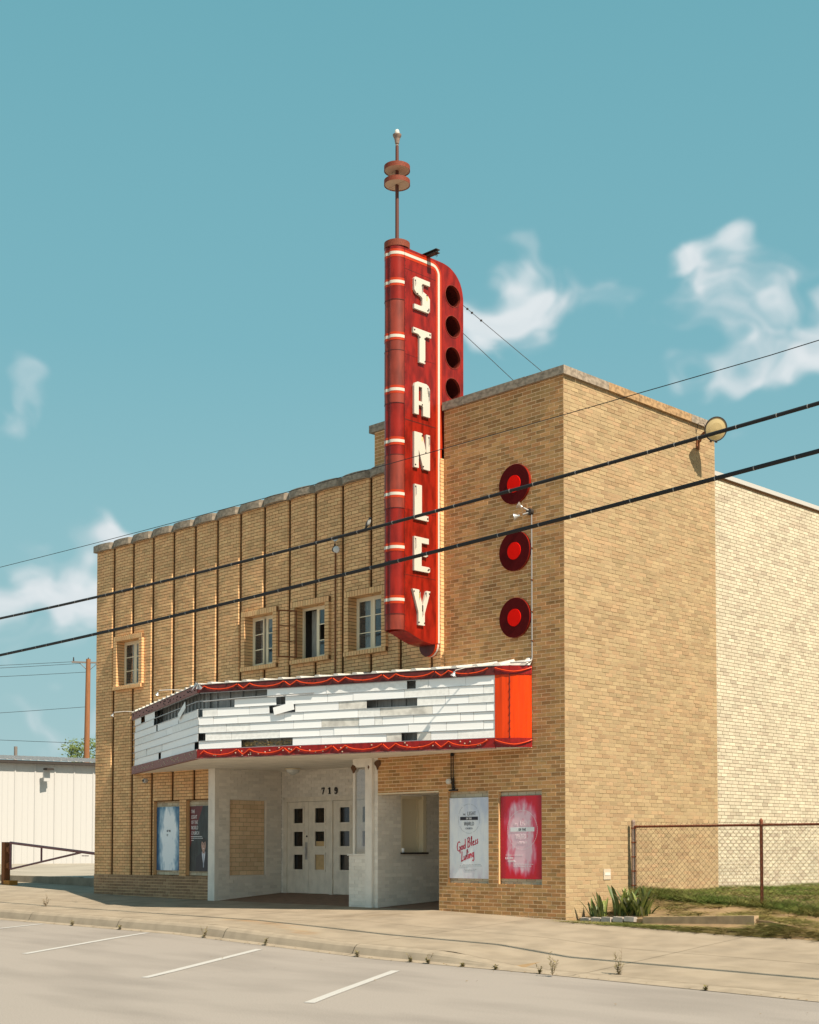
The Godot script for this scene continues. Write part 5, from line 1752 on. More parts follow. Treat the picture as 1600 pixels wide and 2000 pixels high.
func fixtures() -> void:
	# twin floodlight on the tower front, with conduit
	var t := thing("floodlight", "twin silver floodlight on the tower front between two red discs", "floodlight", Vector3(-0.72, 6.94, 0), 0, "twin floodlights")
	var c := MB.new()
	c.lathe(PackedVector2Array([Vector2(0.058, 0), Vector2(0.058, 0.07), Vector2(0, 0.075)]), Vector3.ZERO, Basis(Vector3(1, 0, 0), Vector3(0, 0, 1), Vector3(0, -1, 0)), 20)
	obj("junction_box", c, mats.dark_metal, t)
	var a := MB.new()
	a.tube(PackedVector3Array([Vector3(-0.01, 0.02, 0.06), Vector3(-0.06, 0.06, 0.14)]), 0.016)
	a.tube(PackedVector3Array([Vector3(-0.01, -0.02, 0.06), Vector3(-0.08, -0.05, 0.13)]), 0.016)
	obj("arm", a, mats.grey_pipe, t)
	reflector(t, Vector3(-0.12, 0.11, 0.22), Vector3(-0.6, 0.45, 0.7), 0.062, mats.lamp_glass)
	reflector(t, Vector3(-0.2, -0.09, 0.22), Vector3(-0.8, -0.25, 0.6), 0.07, mats.lamp_glass)
	var p := MB.new()
	p.tube(PackedVector3Array([Vector3(-0.70, 6.89, 0.016), Vector3(-0.70, 6.0, 0.016), Vector3(-0.70, 4.42, 0.016), Vector3(-0.70, 4.36, 0.05), Vector3(-0.72, 4.33, 0.16), Vector3(-0.95, 4.33, 0.30)]), 0.013, -1, 8)
	var po := obj("conduit_pipe", p, mats.grey_pipe)
	tag(po, "thin grey conduit running down the tower front beside the discs", "pipe")
	for y in [6.3, 5.75, 5.2, 4.7]:
		var cl := MB.new()
		cl.span(-0.725, -0.675, y, y + 0.018, 0.002, 0.031)
		obj("pipe_clip", cl, mats.rusty_steel, po)
	# the other one on the left front
	var z := 0.10
	var u := thing("floodlight", "twin silver floodlight on dark box high on the fluted left front", "floodlight", Vector3(-5.655, 7.03, z), 0, "twin floodlights")
	var c2 := MB.new()
	c2.lathe(PackedVector2Array([Vector2(0.055, -0.02), Vector2(0.055, 0.06), Vector2(0, 0.065)]), Vector3.ZERO, Basis(Vector3(1, 0, 0), Vector3(0, 0, 1), Vector3(0, -1, 0)), 20)
	obj("junction_box", c2, mats.dark_metal, u)
	var a2 := MB.new()
	a2.tube(PackedVector3Array([Vector3(0.01, 0.02, 0.05), Vector3(0.08, 0.09, 0.1)]), 0.016)
	a2.tube(PackedVector3Array([Vector3(0.01, -0.01, 0.05), Vector3(0.11, -0.03, 0.1)]), 0.016)
	obj("arm", a2, mats.dark_metal, u)
	reflector(u, Vector3(0.14, 0.17, 0.15), Vector3(0.6, 0.55, 0.6), 0.058, mats.lamp_glass)
	reflector(u, Vector3(0.2, -0.05, 0.17), Vector3(0.75, -0.1, 0.75), 0.066, mats.lamp_glass)
	var p2 := MB.new()
	p2.tube(PackedVector3Array([Vector3(-5.655, 6.98, z + 0.02), Vector3(-5.655, 5.9, z + 0.02), Vector3(-5.655, 4.4, z + 0.02)]), 0.014, -1, 8)
	tag(obj("conduit_pipe", p2, mats.rusty_steel), "thin rusty conduit running down the fluted front between two windows", "pipe")
	# large lamp at the rear corner of the tower
	var g := thing("wall_lamp", "large round yellowed floodlight on bracket at the tower's rear top corner", "lamp", Vector3(0, 8.9, -4.0))
	var br := MB.new()
	br.tube(PackedVector3Array([Vector3(0, -0.08, 0), Vector3(0.06, -0.05, 0), Vector3(0.10, 0.05, 0), Vector3(0.16, 0.09, 0), Vector3(0.30, 0.10, 0.02)]), 0.028, 0.022, 8)
	br.box(Vector3(0.01, -0.1, 0), Vector3(0.03, 0.2, 0.1))
	obj("bracket", br, mats.rusty_steel, g)
	var wr := MB.new()
	wr.tube(PackedVector3Array([Vector3(0.01, 0.1, 0.05), Vector3(0.06, 0.28, 0.05), Vector3(0.16, 0.26, 0.03), Vector3(0.24, 0.1, 0.02)]), 0.006, -1, 5)
	wr.tube(PackedVector3Array([Vector3(0.27, 0.12, 0.02), Vector3(0.28, -0.08, 0.02)]), 0.008, -1, 5)
	obj("lead", wr, mats.black, g)
	var dir := Vector3(0.72, -0.35, 0.42).normalized()
	var bx := dir.cross(Vector3.UP).normalized()
	var bs := Basis(bx, dir, bx.cross(dir))
	var hd := MB.new()
	var hc := Vector3(0.46, 0.07, 0.10)
	hd.lathe(PackedVector2Array([Vector2(0, -0.20), Vector2(0.07, -0.19), Vector2(0.15, -0.12), Vector2(0.21, -0.02), Vector2(0.222, 0.02), Vector2(0.222, 0.035), Vector2(0.205, 0.035)]), hc, bs, 32)
	var ho := obj("lamp_head", hd, mats.shed_white, g)
	var ln := MB.new()
	ln.lathe(PackedVector2Array([Vector2(0.207, 0.03), Vector2(0.12, 0.05), Vector2(0, 0.058)]), hc, bs, 32)
	obj("lens", ln, mats.lamp_yellow, ho)
	var rm := MB.new()
	rm.lathe(PackedVector2Array([Vector2(0.222, 0.018), Vector2(0.229, 0.022), Vector2(0.229, 0.036), Vector2(0.208, 0.040)]), hc, bs, 32)
	for s in [-0.05, 0.06]:
		rm.box(hc + bs.z * -0.23 + bs.x * s + dir * 0.03, Vector3(0.03, 0.04, 0.03), bs)
	obj("rim", rm, mats.dark_metal, ho)
	# arm lamps of the marquee
	var n := Vector3(0.317, 0, 0.948)
	var lamps := [
		["arm lamp with silver reflector over the right side of the marquee", Vector3(-1.52, 4.29, 0.56), n * 0.34 + Vector3(-0.28, -0.08, 0.0), Vector3(-0.2, -0.8, 0.2), 0.055],
		["arm lamp bent over the left slope of the marquee, dark head", Vector3(-8.2, 4.31, 1.91), Vector3(-0.2, -0.02, 0.45), Vector3(-0.2, -0.9, 0.2), 0.045],
		["arm lamp reaching past the far left end of the marquee", Vector3(-12.55, 4.31, 0.16), Vector3(-0.22, -0.03, 0.43), Vector3(-0.1, -0.8, 0.3), 0.045]]
	for l in lamps:
		var m := thing("arm_lamp", l[0], "lamp", l[1], 0, "arm lamps of the marquee")
		var ar := MB.new()
		ar.tube(PackedVector3Array([Vector3.ZERO, l[2] * 0.5 + Vector3(0, 0.015, 0), l[2]]), 0.009, -1, 7)
		obj("arm", ar, mats.grey_pipe, m)
		reflector(m, l[2] + Vector3(l[3]).normalized() * 0.1, l[3], l[4], mats.lamp_glass)
	var fl := MB.new()
	for i in 5:
		var o := Vector3(-7.05, 4.30, 2.40)
		var v0 := Vector3(rng.randf_range(-0.2, 0.2), rng.randf_range(-0.15, 0.08), rng.randf_range(0, 0.08))
		var v1 := Vector3(rng.randf_range(-0.2, 0.2), rng.randf_range(-0.15, 0.08), rng.randf_range(0, 0.08))
		fl.tri(o, o + v0, o + v1)
	fl.box(Vector3(-7.05, 4.29, 2.39), Vector3(0.12, 0.03, 0.05))
	tag(obj("bent_flashing", fl, mats.aluminium), "crumpled metal flashing at the point of the marquee", "flashing")
	# soffit lamp, camera, hanging chain
	var sl := thing("ceiling_lamp", "round glass lamp under the soffit before the doors", "lamp", Vector3(-8.33, SOFFIT - 0.005, -1.05))
	var b1 := MB.new()
	b1.lathe(PackedVector2Array([Vector2(0.16, 0), Vector2(0.165, -0.02), Vector2(0.15, -0.03)]), Vector3.ZERO, Basis(), 28)
	obj("base", b1, mats.frame_paint, sl)
	var b2 := MB.new()
	b2.lathe(PackedVector2Array([Vector2(0.148, -0.028), Vector2(0.12, -0.09), Vector2(0.05, -0.125), Vector2(0.012, -0.14), Vector2(0, -0.15)]), Vector3.ZERO, Basis(), 28)
	obj("globe", b2, mats.lamp_glass, sl)
	var cam := thing("security_camera", "small white security camera under the left end of the marquee", "camera", Vector3(-12.15, 2.70, 0.095))
	var cb := MB.new()
	cb.lathe(PackedVector2Array([Vector2(0.05, 0), Vector2(0.055, 0.02), Vector2(0.055, 0.06), Vector2(0.045, 0.09), Vector2(0.03, 0.1)]), Vector3.ZERO, Basis(Vector3(1, 0, 0), Vector3(0, 0, 1), Vector3(0, -1, 0)), 20)
	obj("housing", cb, mats.shed_white, cam)
	var cl2 := MB.new()
	cl2.lathe(PackedVector2Array([Vector2(0.036, 0.09), Vector2(0.02, 0.115), Vector2(0, 0.12)]), Vector3.ZERO, Basis(Vector3(1, 0, 0), Vector3(0, 0, 1), Vector3(0, -1, 0)), 20)
	obj("lens", cl2, mats.black, cam)
	var hk := thing("hanging_lamp", "white globe lamp on dark double rod above the white poster", "lamp", Vector3(-2.56, 2.86, 0.05))
	var rd := MB.new()
	rd.tube(PackedVector3Array([Vector3(0.025, 0.0, 0), Vector3(0.025, -0.4, 0), Vector3(0.03, -0.66, -0.03)]), 0.010, -1, 6)
	rd.tube(PackedVector3Array([Vector3(-0.025, 0.0, 0), Vector3(-0.025, -0.4, 0), Vector3(-0.02, -0.66, -0.03)]), 0.010, -1, 6)
	for i in 8:
		rd.box(Vector3(0.01, -0.45 - i * 0.027, -0.02 + 0.015 * (i % 2)), Vector3(0.03, 0.018, 0.025))
	rd.box(Vector3(0, -0.66, -0.03), Vector3(0.2, 0.025, 0.04))
	rd.lathe(PackedVector2Array([Vector2(0.03, 0.01), Vector2(0.04, -0.03), Vector2(0, -0.05)]), Vector3.ZERO, Basis(), 12)
	obj("rods", rd, mats.black, hk)
	var gb := MB.new()
	gb.lathe(PackedVector2Array([Vector2(0, -0.055), Vector2(0.04, -0.04), Vector2(0.055, 0), Vector2(0.04, 0.04), Vector2(0, 0.055)]), Vector3(-0.06, -0.50, 0.03), Basis(), 20)
	obj("globe", gb, mats.globe_white, hk)
	var pq := MB.new()
	pq.span(0.003, 0.012, 0.62, 0.80, -1.22, -1.02)
	var pl := obj("wall_plate", pq, mats.plate_white)
	tag(pl, "pale square cover plate low on the sunlit tower side", "plate")
	var pi := MB.new()
	pi.span(0.0125, 0.018, 0.69, 0.74, -1.20, -1.05)
	obj("vent", pi, mats.globe_white, pl)


func cables() -> void:
	# two thick bundled cables and a thin wire along the kerb, strung between poles outside the view
	var runs := [["thick_cable", "upper of the two thick black cables crossing the facade", 6.98, 6.10, 6.142, 6.34, 8.2, 0.026, 3.52], ["thick_cable", "lower of the two thick black cables crossing the facade", 5.6, 5.32, 5.555, 5.80, 7.6, 0.029, 3.46], ["thin_wire", "single thin wire crossing above the thick cables", 8.0, 7.22, 7.067, 7.08, 8.9, 0.006, 3.50]]
	for r in runs:
		var pts := PackedVector3Array()
		var xs := [-46.0, -12.7, -0.163, 6.63, 34.0]
		var c := Curve.new()
		for i in 61:
			var x := lerpf(-46.0, 34.0, i / 60.0)
			pts.append(Vector3(x, quartic(xs, [r[2], r[3], r[4], r[5], r[6]], x), r[8]))
		var m := MB.new()
		m.tube(pts, r[7], -1, 8)
		var o := tag(obj(r[0], m, mats.cable), r[1], "cable", "cables along the street")
		if r[7] > 0.01:
			var tie := MB.new()
			var x := -30.0
			while x < 20.0:
				var p := Vector3(x, quartic(xs, [r[2], r[3], r[4], r[5], r[6]], x), r[8])
				tie.tube(PackedVector3Array([p - Vector3(0.006, 0, 0), p + Vector3(0.006, 0, 0)]), r[7] + 0.0015, -1, 8)
				x += rng.randf_range(0.35, 0.8)
			obj("cable_ties", tie, mats.grey_pipe, o).set_meta("kind", "stuff")
	for q in [[-46.0, "utility pole far left outside the theatre carrying the street cables"], [34.0, "utility pole far right along the kerb carrying the street cables"]]:
		var p := thing("utility_pole", q[1], "pole", Vector3(q[0], walk_y(q[0], 3.5) - 0.02, 3.5))
		var m := MB.new()
		m.tube(PackedVector3Array([Vector3.ZERO, Vector3(0, 9.6, 0)]), 0.16, 0.11, 12)
		obj("shaft", m, mats.pole_wood, p)
	# sparrow on the upper cable
	var b := thing("bird", "small dark bird with white breast perched on the upper cable", "bird", Vector3(-1.05, 6.168, 3.52), deg_to_rad(100))
	var bm := MB.new()
	bm.tube(PackedVector3Array([Vector3(0, -0.035, -0.085), Vector3(0, -0.015, -0.055), Vector3(0, 0.025, -0.03), Vector3(0, 0.055, -0.005), Vector3(0, 0.082, 0.012), Vector3(0, 0.105, 0.022), Vector3(0, 0.122, 0.03), Vector3(0, 0.124, 0.048), Vector3(0, 0.122, 0.064)]), 0.02, -1, 12, PackedFloat32Array([0.008, 0.012, 0.028, 0.034, 0.028, 0.022, 0.021, 0.008, 0.001]))
	for i in bm.v.size():
		var v := bm.v[i]
		bm.c[i] = Color(0.60, 0.60, 0.58) if v.z > 0.006 + 0.25 * (v.y - 0.06) and v.y < 0.10 else Color(0.035, 0.033, 0.035)
	obj("body", bm, mats.white_brick, b)
	var lg := MB.new()
	for s in [-1, 1]:
		lg.tube(PackedVector3Array([Vector3(s * 0.012, 0.02, -0.01), Vector3(s * 0.012, 0.002, 0.0), Vector3(s * 0.013, 0.001, 0.018)]), 0.003, -1, 5)
	obj("legs", lg, mats.dry_stem, b)


func quartic(xs: Array, ys: Array, x: float) -> float:
	# piecewise parabola through the middle three points, eased to the ends
	if x < xs[1]:
		return lerpf(ys[0], ys[1], pow((x - xs[0]) / (xs[1] - xs[0]), 0.8))
	if x > xs[3]:
		return lerpf(ys[3], ys[4], pow((x - xs[3]) / (xs[4] - xs[3]), 1.15))
	var s := 0.0
	for i in [1, 2, 3]:
		var t := 1.0
		for j in [1, 2, 3]:
			if i != j: t *= (x - xs[j]) / (xs[i] - xs[j])
		s += ys[i] * t
	return s


# ---------------------------------------------------------------- right-hand side: fence, plants, lawn
func right_side() -> void:
	var f := thing("chain_link_fence", "rusty chain-link fence beside the tower wall", "fence", Vector3(0.08, 0, -1.755))
	var p1 := MB.new()
	p1.tube(PackedVector3Array([Vector3(0.02, 0.1, 0), Vector3(0.02, 1.62, 0)]), 0.034, -1, 14)
	p1.lathe(PackedVector2Array([Vector2(0.036, 1.60), Vector2(0.036, 1.63), Vector2(0.02, 1.655), Vector2(0, 1.66)]), Vector3(0.02, 0, 0), Basis(), 14)
	obj("end_post", p1, mats.fence_post_grey, f)
	for x in [2.56, 5.1, 7.7]:
		var p := MB.new()
		p.tube(PackedVector3Array([Vector3(x, -0.2, 0), Vector3(x, 1.59, 0)]), 0.027, -1, 12)
		p.lathe(PackedVector2Array([Vector2(0.03, 1.58), Vector2(0.03, 1.61), Vector2(0.012, 1.64), Vector2(0, 1.645)]), Vector3(x, 0, 0), Basis(), 12)
		obj("line_post", p, mats.fence_rust, f)
	var rl := MB.new()
	rl.tube(PackedVector3Array([Vector3(0.04, 1.535, 0.0), Vector3(7.7, 1.535, 0.0)]), 0.021, -1, 10)
	obj("top_rail", rl, mats.fence_rust, f)
	var bd := MB.new()
	for y in [0.5, 0.75, 1.0, 1.25, 1.5]:
		bd.tube(PackedVector3Array([Vector3(0.02, y, 0), Vector3(0.02, y + 0.02, 0)]), 0.04, -1, 12)
		bd.box(Vector3(0.07, y + 0.01, 0.02), Vector3(0.05, 0.015, 0.012))
	bd.span(0.085, 0.095, 0.3, 1.55, 0.018, 0.026)
	obj("tension_band", bd, mats.fence_rust, f)
	var wr := MB.new()
	var d := 0.053
	var i := 0
	while 0.09 + i * d < 7.6:
		var pts := PackedVector3Array()
		for k in 31:
			pts.append(Vector3(0.09 + i * d + (d if (k + i) % 2 else 0.0), 1.585 - k * d, 0.022 + 0.004 * (1 if k % 2 else -1)))
		wr.tube(pts, 0.0032, -1, 3)
		wr.tube(PackedVector3Array([pts[0], pts[0] + Vector3(0.012, 0.03, 0)]), 0.0023, -1, 3)
		i += 1
	obj("wire_mesh", wr, mats.wire, f)
	# kerb and edging blocks
	var kb := MB.new()
	for k in 6:
		var x0 := 1.38 + k * 0.34
		var x1 := x0 + 0.338
		var y0 := -0.02 + 0.045 * x0
		var y1 := -0.02 + 0.045 * x1
		kb.prism(PackedVector2Array([Vector2(x0, y0 - 0.2), Vector2(x1, y1 - 0.2), Vector2(x1, y1 + 0.01), Vector2(x0, y0 + 0.012)]), 0.13, Transform3D(Basis(), Vector3(0, 0, -0.24)))
	tag(obj("garden_kerb", kb, mat("tan_kerb", Color(0.42, 0.30, 0.185), 0.95, {"tex": texs["stain"], "scale": Vector3(0.5, 0.5, 0.5)})), "low concrete edging in front of the sloping grass", "kerb")
	var n := ["first", "second", "third", "fourth", "last"]
	for k in 5:
		var x := 0.22 + k * 0.225
		var bl := MB.new()
		var e := 0.008
		var s := Vector3(0.195, 0.085 + rng.randf_range(0, 0.012), 0.10)
		bl.box(Vector3.ZERO, Vector3(s.x, s.y - 2 * e, s.z))
		bl.box(Vector3.ZERO, Vector3(s.x - 2 * e, s.y, s.z - 2 * e))
		var o := obj("edging_block", bl, mat("block", Color(0.44, 0.39, 0.35), 0.95, {"tex": texs["stain"], "scale": Vector3(0.6, 0.6, 0.6)}))
		o.position = Vector3(x, -0.045 + 0.013 * k, -0.26 + rng.randf_range(-0.015, 0.015))
		o.rotation = Vector3(rng.randf_range(-0.05, 0.05), rng.randf_range(-0.09, 0.09), rng.randf_range(-0.05, 0.05))
		tag(o, "pale concrete edging block below the leafy plants, %s counted from the tower corner" % n[k], "block", "edging blocks")
	# strap-leaved plants
	var leaves := []
	for k in 7:
		leaves.append(strap_leaf(rng.randf_range(0.42, 0.60), rng.randf_range(0.034, 0.046), rng.randf_range(0.2, 0.9)))
	for q in [["smaller clump of strap-leaved plants nearest the tower corner", Vector3(0.34, -0.06, -0.45), 22, 0.82], ["tall dense middle clump of strap-leaved plants against the tower wall", Vector3(0.74, -0.02, -0.62), 34, 1.05], ["spreading clump of strap-leaved plants nearest the fence post", Vector3(1.10, 0.0, -0.62), 28, 0.92]]:
		var pl := thing("strap_leaf_plant", q[0], "plant", q[1], 0, "strap-leaved plants by the tower")
		for k in q[2]:
			var o := MeshInstance3D.new()
			o.name = "leaf"
			o.mesh = leaves[rng.randi() % 7]
			o.set_surface_override_material(0, mats.leaf if rng.randf() < 0.42 else mats.leaf_light)
			var sc: float = q[3] * rng.randf_range(0.75, 1.15)
			o.transform = Transform3D(Basis(Vector3.UP, rng.randf() * TAU) * Basis(Vector3(1, 0, 0), rng.randf_range(0.0, 0.45)) * Basis().scaled(Vector3(sc, sc, sc)), Vector3(rng.randf_range(-0.16, 0.16), 0, rng.randf_range(-0.11, 0.11)))
			pl.add_child(o, true)
		var du := MB.new()
		for k in 14:
			var at := Vector3(rng.randf_range(-0.2, 0.2), 0, rng.randf_range(-0.05, 0.16))
			du.tri(at, at + Vector3(0.02, 0, 0.01), at + Vector3(rng.randf_range(-0.12, 0.12), rng.randf_range(0.05, 0.2), rng.randf_range(-0.05, 0.1)))
		obj("dry_leaves", du, mat("straw", Color(0.40, 0.27, 0.10)), pl)
	# grass
	var tuft := MB.new()
	for k in 6:
		var a := rng.randf() * TAU
		var r := rng.randf_range(0, 0.025)
		var o := Vector3(cos(a) * r, 0, sin(a) * r)
		var lean := Vector3(rng.randf_range(-0.4, 0.4), 1, rng.randf_range(-0.4, 0.4)) * rng.randf_range(0.6, 1.0)
		var sd := Vector3(cos(a * 3.0), 0, sin(a * 3.0)) * 0.006
		tuft.tri(o - sd, o + sd, o + lean * 0.55)
		tuft.tri(o + sd * 0.7 + lean * 0.25, o - sd * 0.7 + lean * 0.25, o + lean)
	var gm := tuft.mesh()
	gm.surface_set_material(0, mats.grass)
	var places := []
	var nz := FastNoiseLite.new()
	nz.seed = 4
	nz.frequency = 0.9
	for k in 26000:
		var zone := rng.randf()
		var x: float
		var z: float
		var hgt := 0.07
		var green := 0.8
		if zone < 0.56:
			x = rng.randf_range(0.02, 9.0); z = rng.randf_range(-11.0, -1.5)
			hgt = rng.randf_range(0.05, 0.10); green = 0.86
		elif zone < 0.66:
			x = rng.randf_range(0.1, 6.0); z = -1.76 + rng.randf_range(-0.25, 0.12)
			hgt = rng.randf_range(0.08, 0.2); green = 0.7
		elif zone < 0.80:
			x = rng.randf_range(0.2, 6.5); z = rng.randf_range(-1.6, -0.38)
			hgt = rng.randf_range(0.02, 0.06); green = 0.28
		else:
			x = rng.randf_range(0.0, 7.5); z = rng.randf_range(-0.30, 0.16)
			if x > 1.3 and x < 3.4 and z < -0.1: continue
			hgt = rng.randf_range(0.02, 0.055); green = 0.48
			if x > 2.0 and z > 0.0 and nz.get_noise_2d(x * 3.0, z) < -0.1: continue
		var f2 := nz.get_noise_2d(x, z)
		if zone >= 0.66 and zone < 0.8 and f2 < -0.15: continue
		green = clampf(green + f2 * 0.6 + rng.randf_range(-0.2, 0.2), 0, 1)
		places.append([Transform3D(Basis(Vector3.UP, rng.randf() * TAU).scaled(Vector3(1.1, hgt, 1.1)), Vector3(x, lawn_y(x, z) - 0.004, z)), Color(0.36, 0.26, 0.10).lerp(Color(0.105, 0.165, 0.028), green) * rng.randf_range(0.8, 1.15)])
	var mm := MultiMesh.new()
	mm.transform_format = MultiMesh.TRANSFORM_3D
	mm.use_colors = true
	mm.mesh = gm
	mm.instance_count = places.size()
	for k in places.size():
		mm.set_instance_transform(k, places[k][0])
		mm.set_instance_color(k, places[k][1])
	var gi := MultiMeshInstance3D.new()
	gi.name = "grass"
	gi.multimesh = mm
	add_child(gi)
	tag(gi, "patchy green and dry grass behind and below the chain-link fence", "grass", "", "stuff")


func strap_leaf(length: float, half: float, bend: float) -> ArrayMesh:
	var mb := MB.new()
	var prev := []
	var p := Vector3.ZERO
	var ang := 0.08
	for i in 8:
		var t := i / 7.0
		var w := half * (0.35 + 1.9 * t * (1.0 - t) + 0.25 * (1 - t)) if i < 7 else 0.001
		var d := Vector3(0, cos(ang), sin(ang))
		var up := Vector3(0, -sin(ang), cos(ang))
		var row := [p + Vector3(-w, 0, 0) + up * w * -0.45, p, p + Vector3(w, 0, 0) + up * w * -0.45]
		if prev.size():
			mb.quad(prev[0], prev[1], row[1], row[0])
			mb.quad(prev[1], prev[2], row[2], row[1])
		prev = row
		p += d * length / 7.0
		ang += bend / 7.0 * (0.6 + t)
	return mb.mesh()


func weed(called: String, label: String, at: Vector3, h: float, stems: int, leafy: float, dark: bool) -> void:
	var t := thing(called, label, "weed", at, 0, "weeds in the pavement cracks")
	var st := MB.new()
	var lf := MB.new()
	for i in stems:
		var lean := Vector3(rng.randf_range(-0.45, 0.45), 1, rng.randf_range(-0.45, 0.45))
		var hh := h * rng.randf_range(0.25, 1.0)
		var p := PackedVector3Array([Vector3.ZERO])
		for k in 4:
			p.append(lean * hh * (k + 1) / 4.0 + Vector3(rng.randf_range(-0.012, 0.012), 0, rng.randf_range(-0.012, 0.012)))
		st.tube(p, 0.003, 0.001, 4)
		for k in 4:
			var bo := lean * hh * rng.randf_range(0.3, 0.9)
			st.tube(PackedVector3Array([bo, bo + Vector3(rng.randf_range(-0.3, 0.3), rng.randf_range(0.2, 0.5), rng.randf_range(-0.3, 0.3)) * hh * 0.5]), 0.002, 0.001, 3)
		for k in int(22 * leafy):
			var f := rng.randf_range(0.05, 1.0)
			var o := lean * hh * f
			var a := rng.randf() * TAU
			var l := rng.randf_range(0.02, 0.05)
			var d := Vector3(cos(a), rng.randf_range(-0.2, 0.7), sin(a)) * l
			var s := Vector3(-sin(a), 0.2, cos(a)) * l * 0.2
			lf.tri(o, o + d * 0.5 + s, o + d)
			lf.tri(o, o + d, o + d * 0.5 - s)
	obj("stems", st, mats.dry_stem, t)
	if lf.v.size():
		obj("leaves", lf, mats.dry_stem if dark else mats.dry_leaf, t)


func weeds() -> void:
	weed("weed", "dark spindly weed standing in the sidewalk joint near the gate", Vector3(-11.2, walk_y(-11.2, 3.2), 3.2), 0.42, 5, 0.8, true)
	weed("weed", "branching dry weed in the driveway joint below the fence", Vector3(4.0, walk_y(4.0, 3.9) - 0.005, 3.9), 0.36, 7, 0.9, false)
	weed("weed", "thin tall grass weed at the left end of the driveway joint", Vector3(3.45, walk_y(3.5, 4.0), 4.55), 0.30, 6, 0.7, false)
	var spots := [[-8.2, 0.12, "leftmost small dry tuft along the gutter"], [-6.6, 0.08, "second small dry tuft from the left along the gutter"], [-4.1, 0.2, "twiggy dry weed leaning on the kerb between two parking lines"], [-2.5, 0.14, "small dry tuft on the kerb above the third parking line"], [-0.35, 0.1, "small dry tuft in the gutter beside a kerb crack"], [0.75, 0.16, "dry grass clump in the gutter at the head of the nearest parking line"], [1.1, 0.15, "single dry stalk in the gutter right of the nearest parking line"], [1.75, 0.07, "low leafy sprig in the gutter right of the dry stalk"], [2.35, 0.07, "tiny leafy sprig where the kerb fades out"], [3.1, 0.13, "green and dry tuft at the lowered kerb"], [5.6, 0.06, "small dry tuft at the road edge far right"]]
	for s in spots:
		weed("weed", s[2], Vector3(s[0], interp(GUTTER, s[0]) + 0.004, 4.38), s[1], 6, 0.6, false)
	# scattered dead leaves in the gutter
	var lv := MB.new()
	for i in 140:
		var x := rng.randf_range(-12, 8)
		var z := 4.32 + absf(rng.randfn(0, 0.09)) + (rng.randf_range(0, 3) if rng.randf() < 0.12 else 0.0)
		var o := Vector3(x, interp(GUTTER, x) + 0.012, z)
		var a := rng.randf() * TAU
		var l := rng.randf_range(0.012, 0.035)
		lv.tri(o, o + Vector3(cos(a), 0.25, sin(a)) * l, o + Vector3(cos(a + 1.0), 0.1, sin(a + 1.0)) * l)
	tag(obj("leaf_litter", lv, mats.dry_stem), "scattered dead leaves and crumbs along the gutter", "litter", "", "stuff")


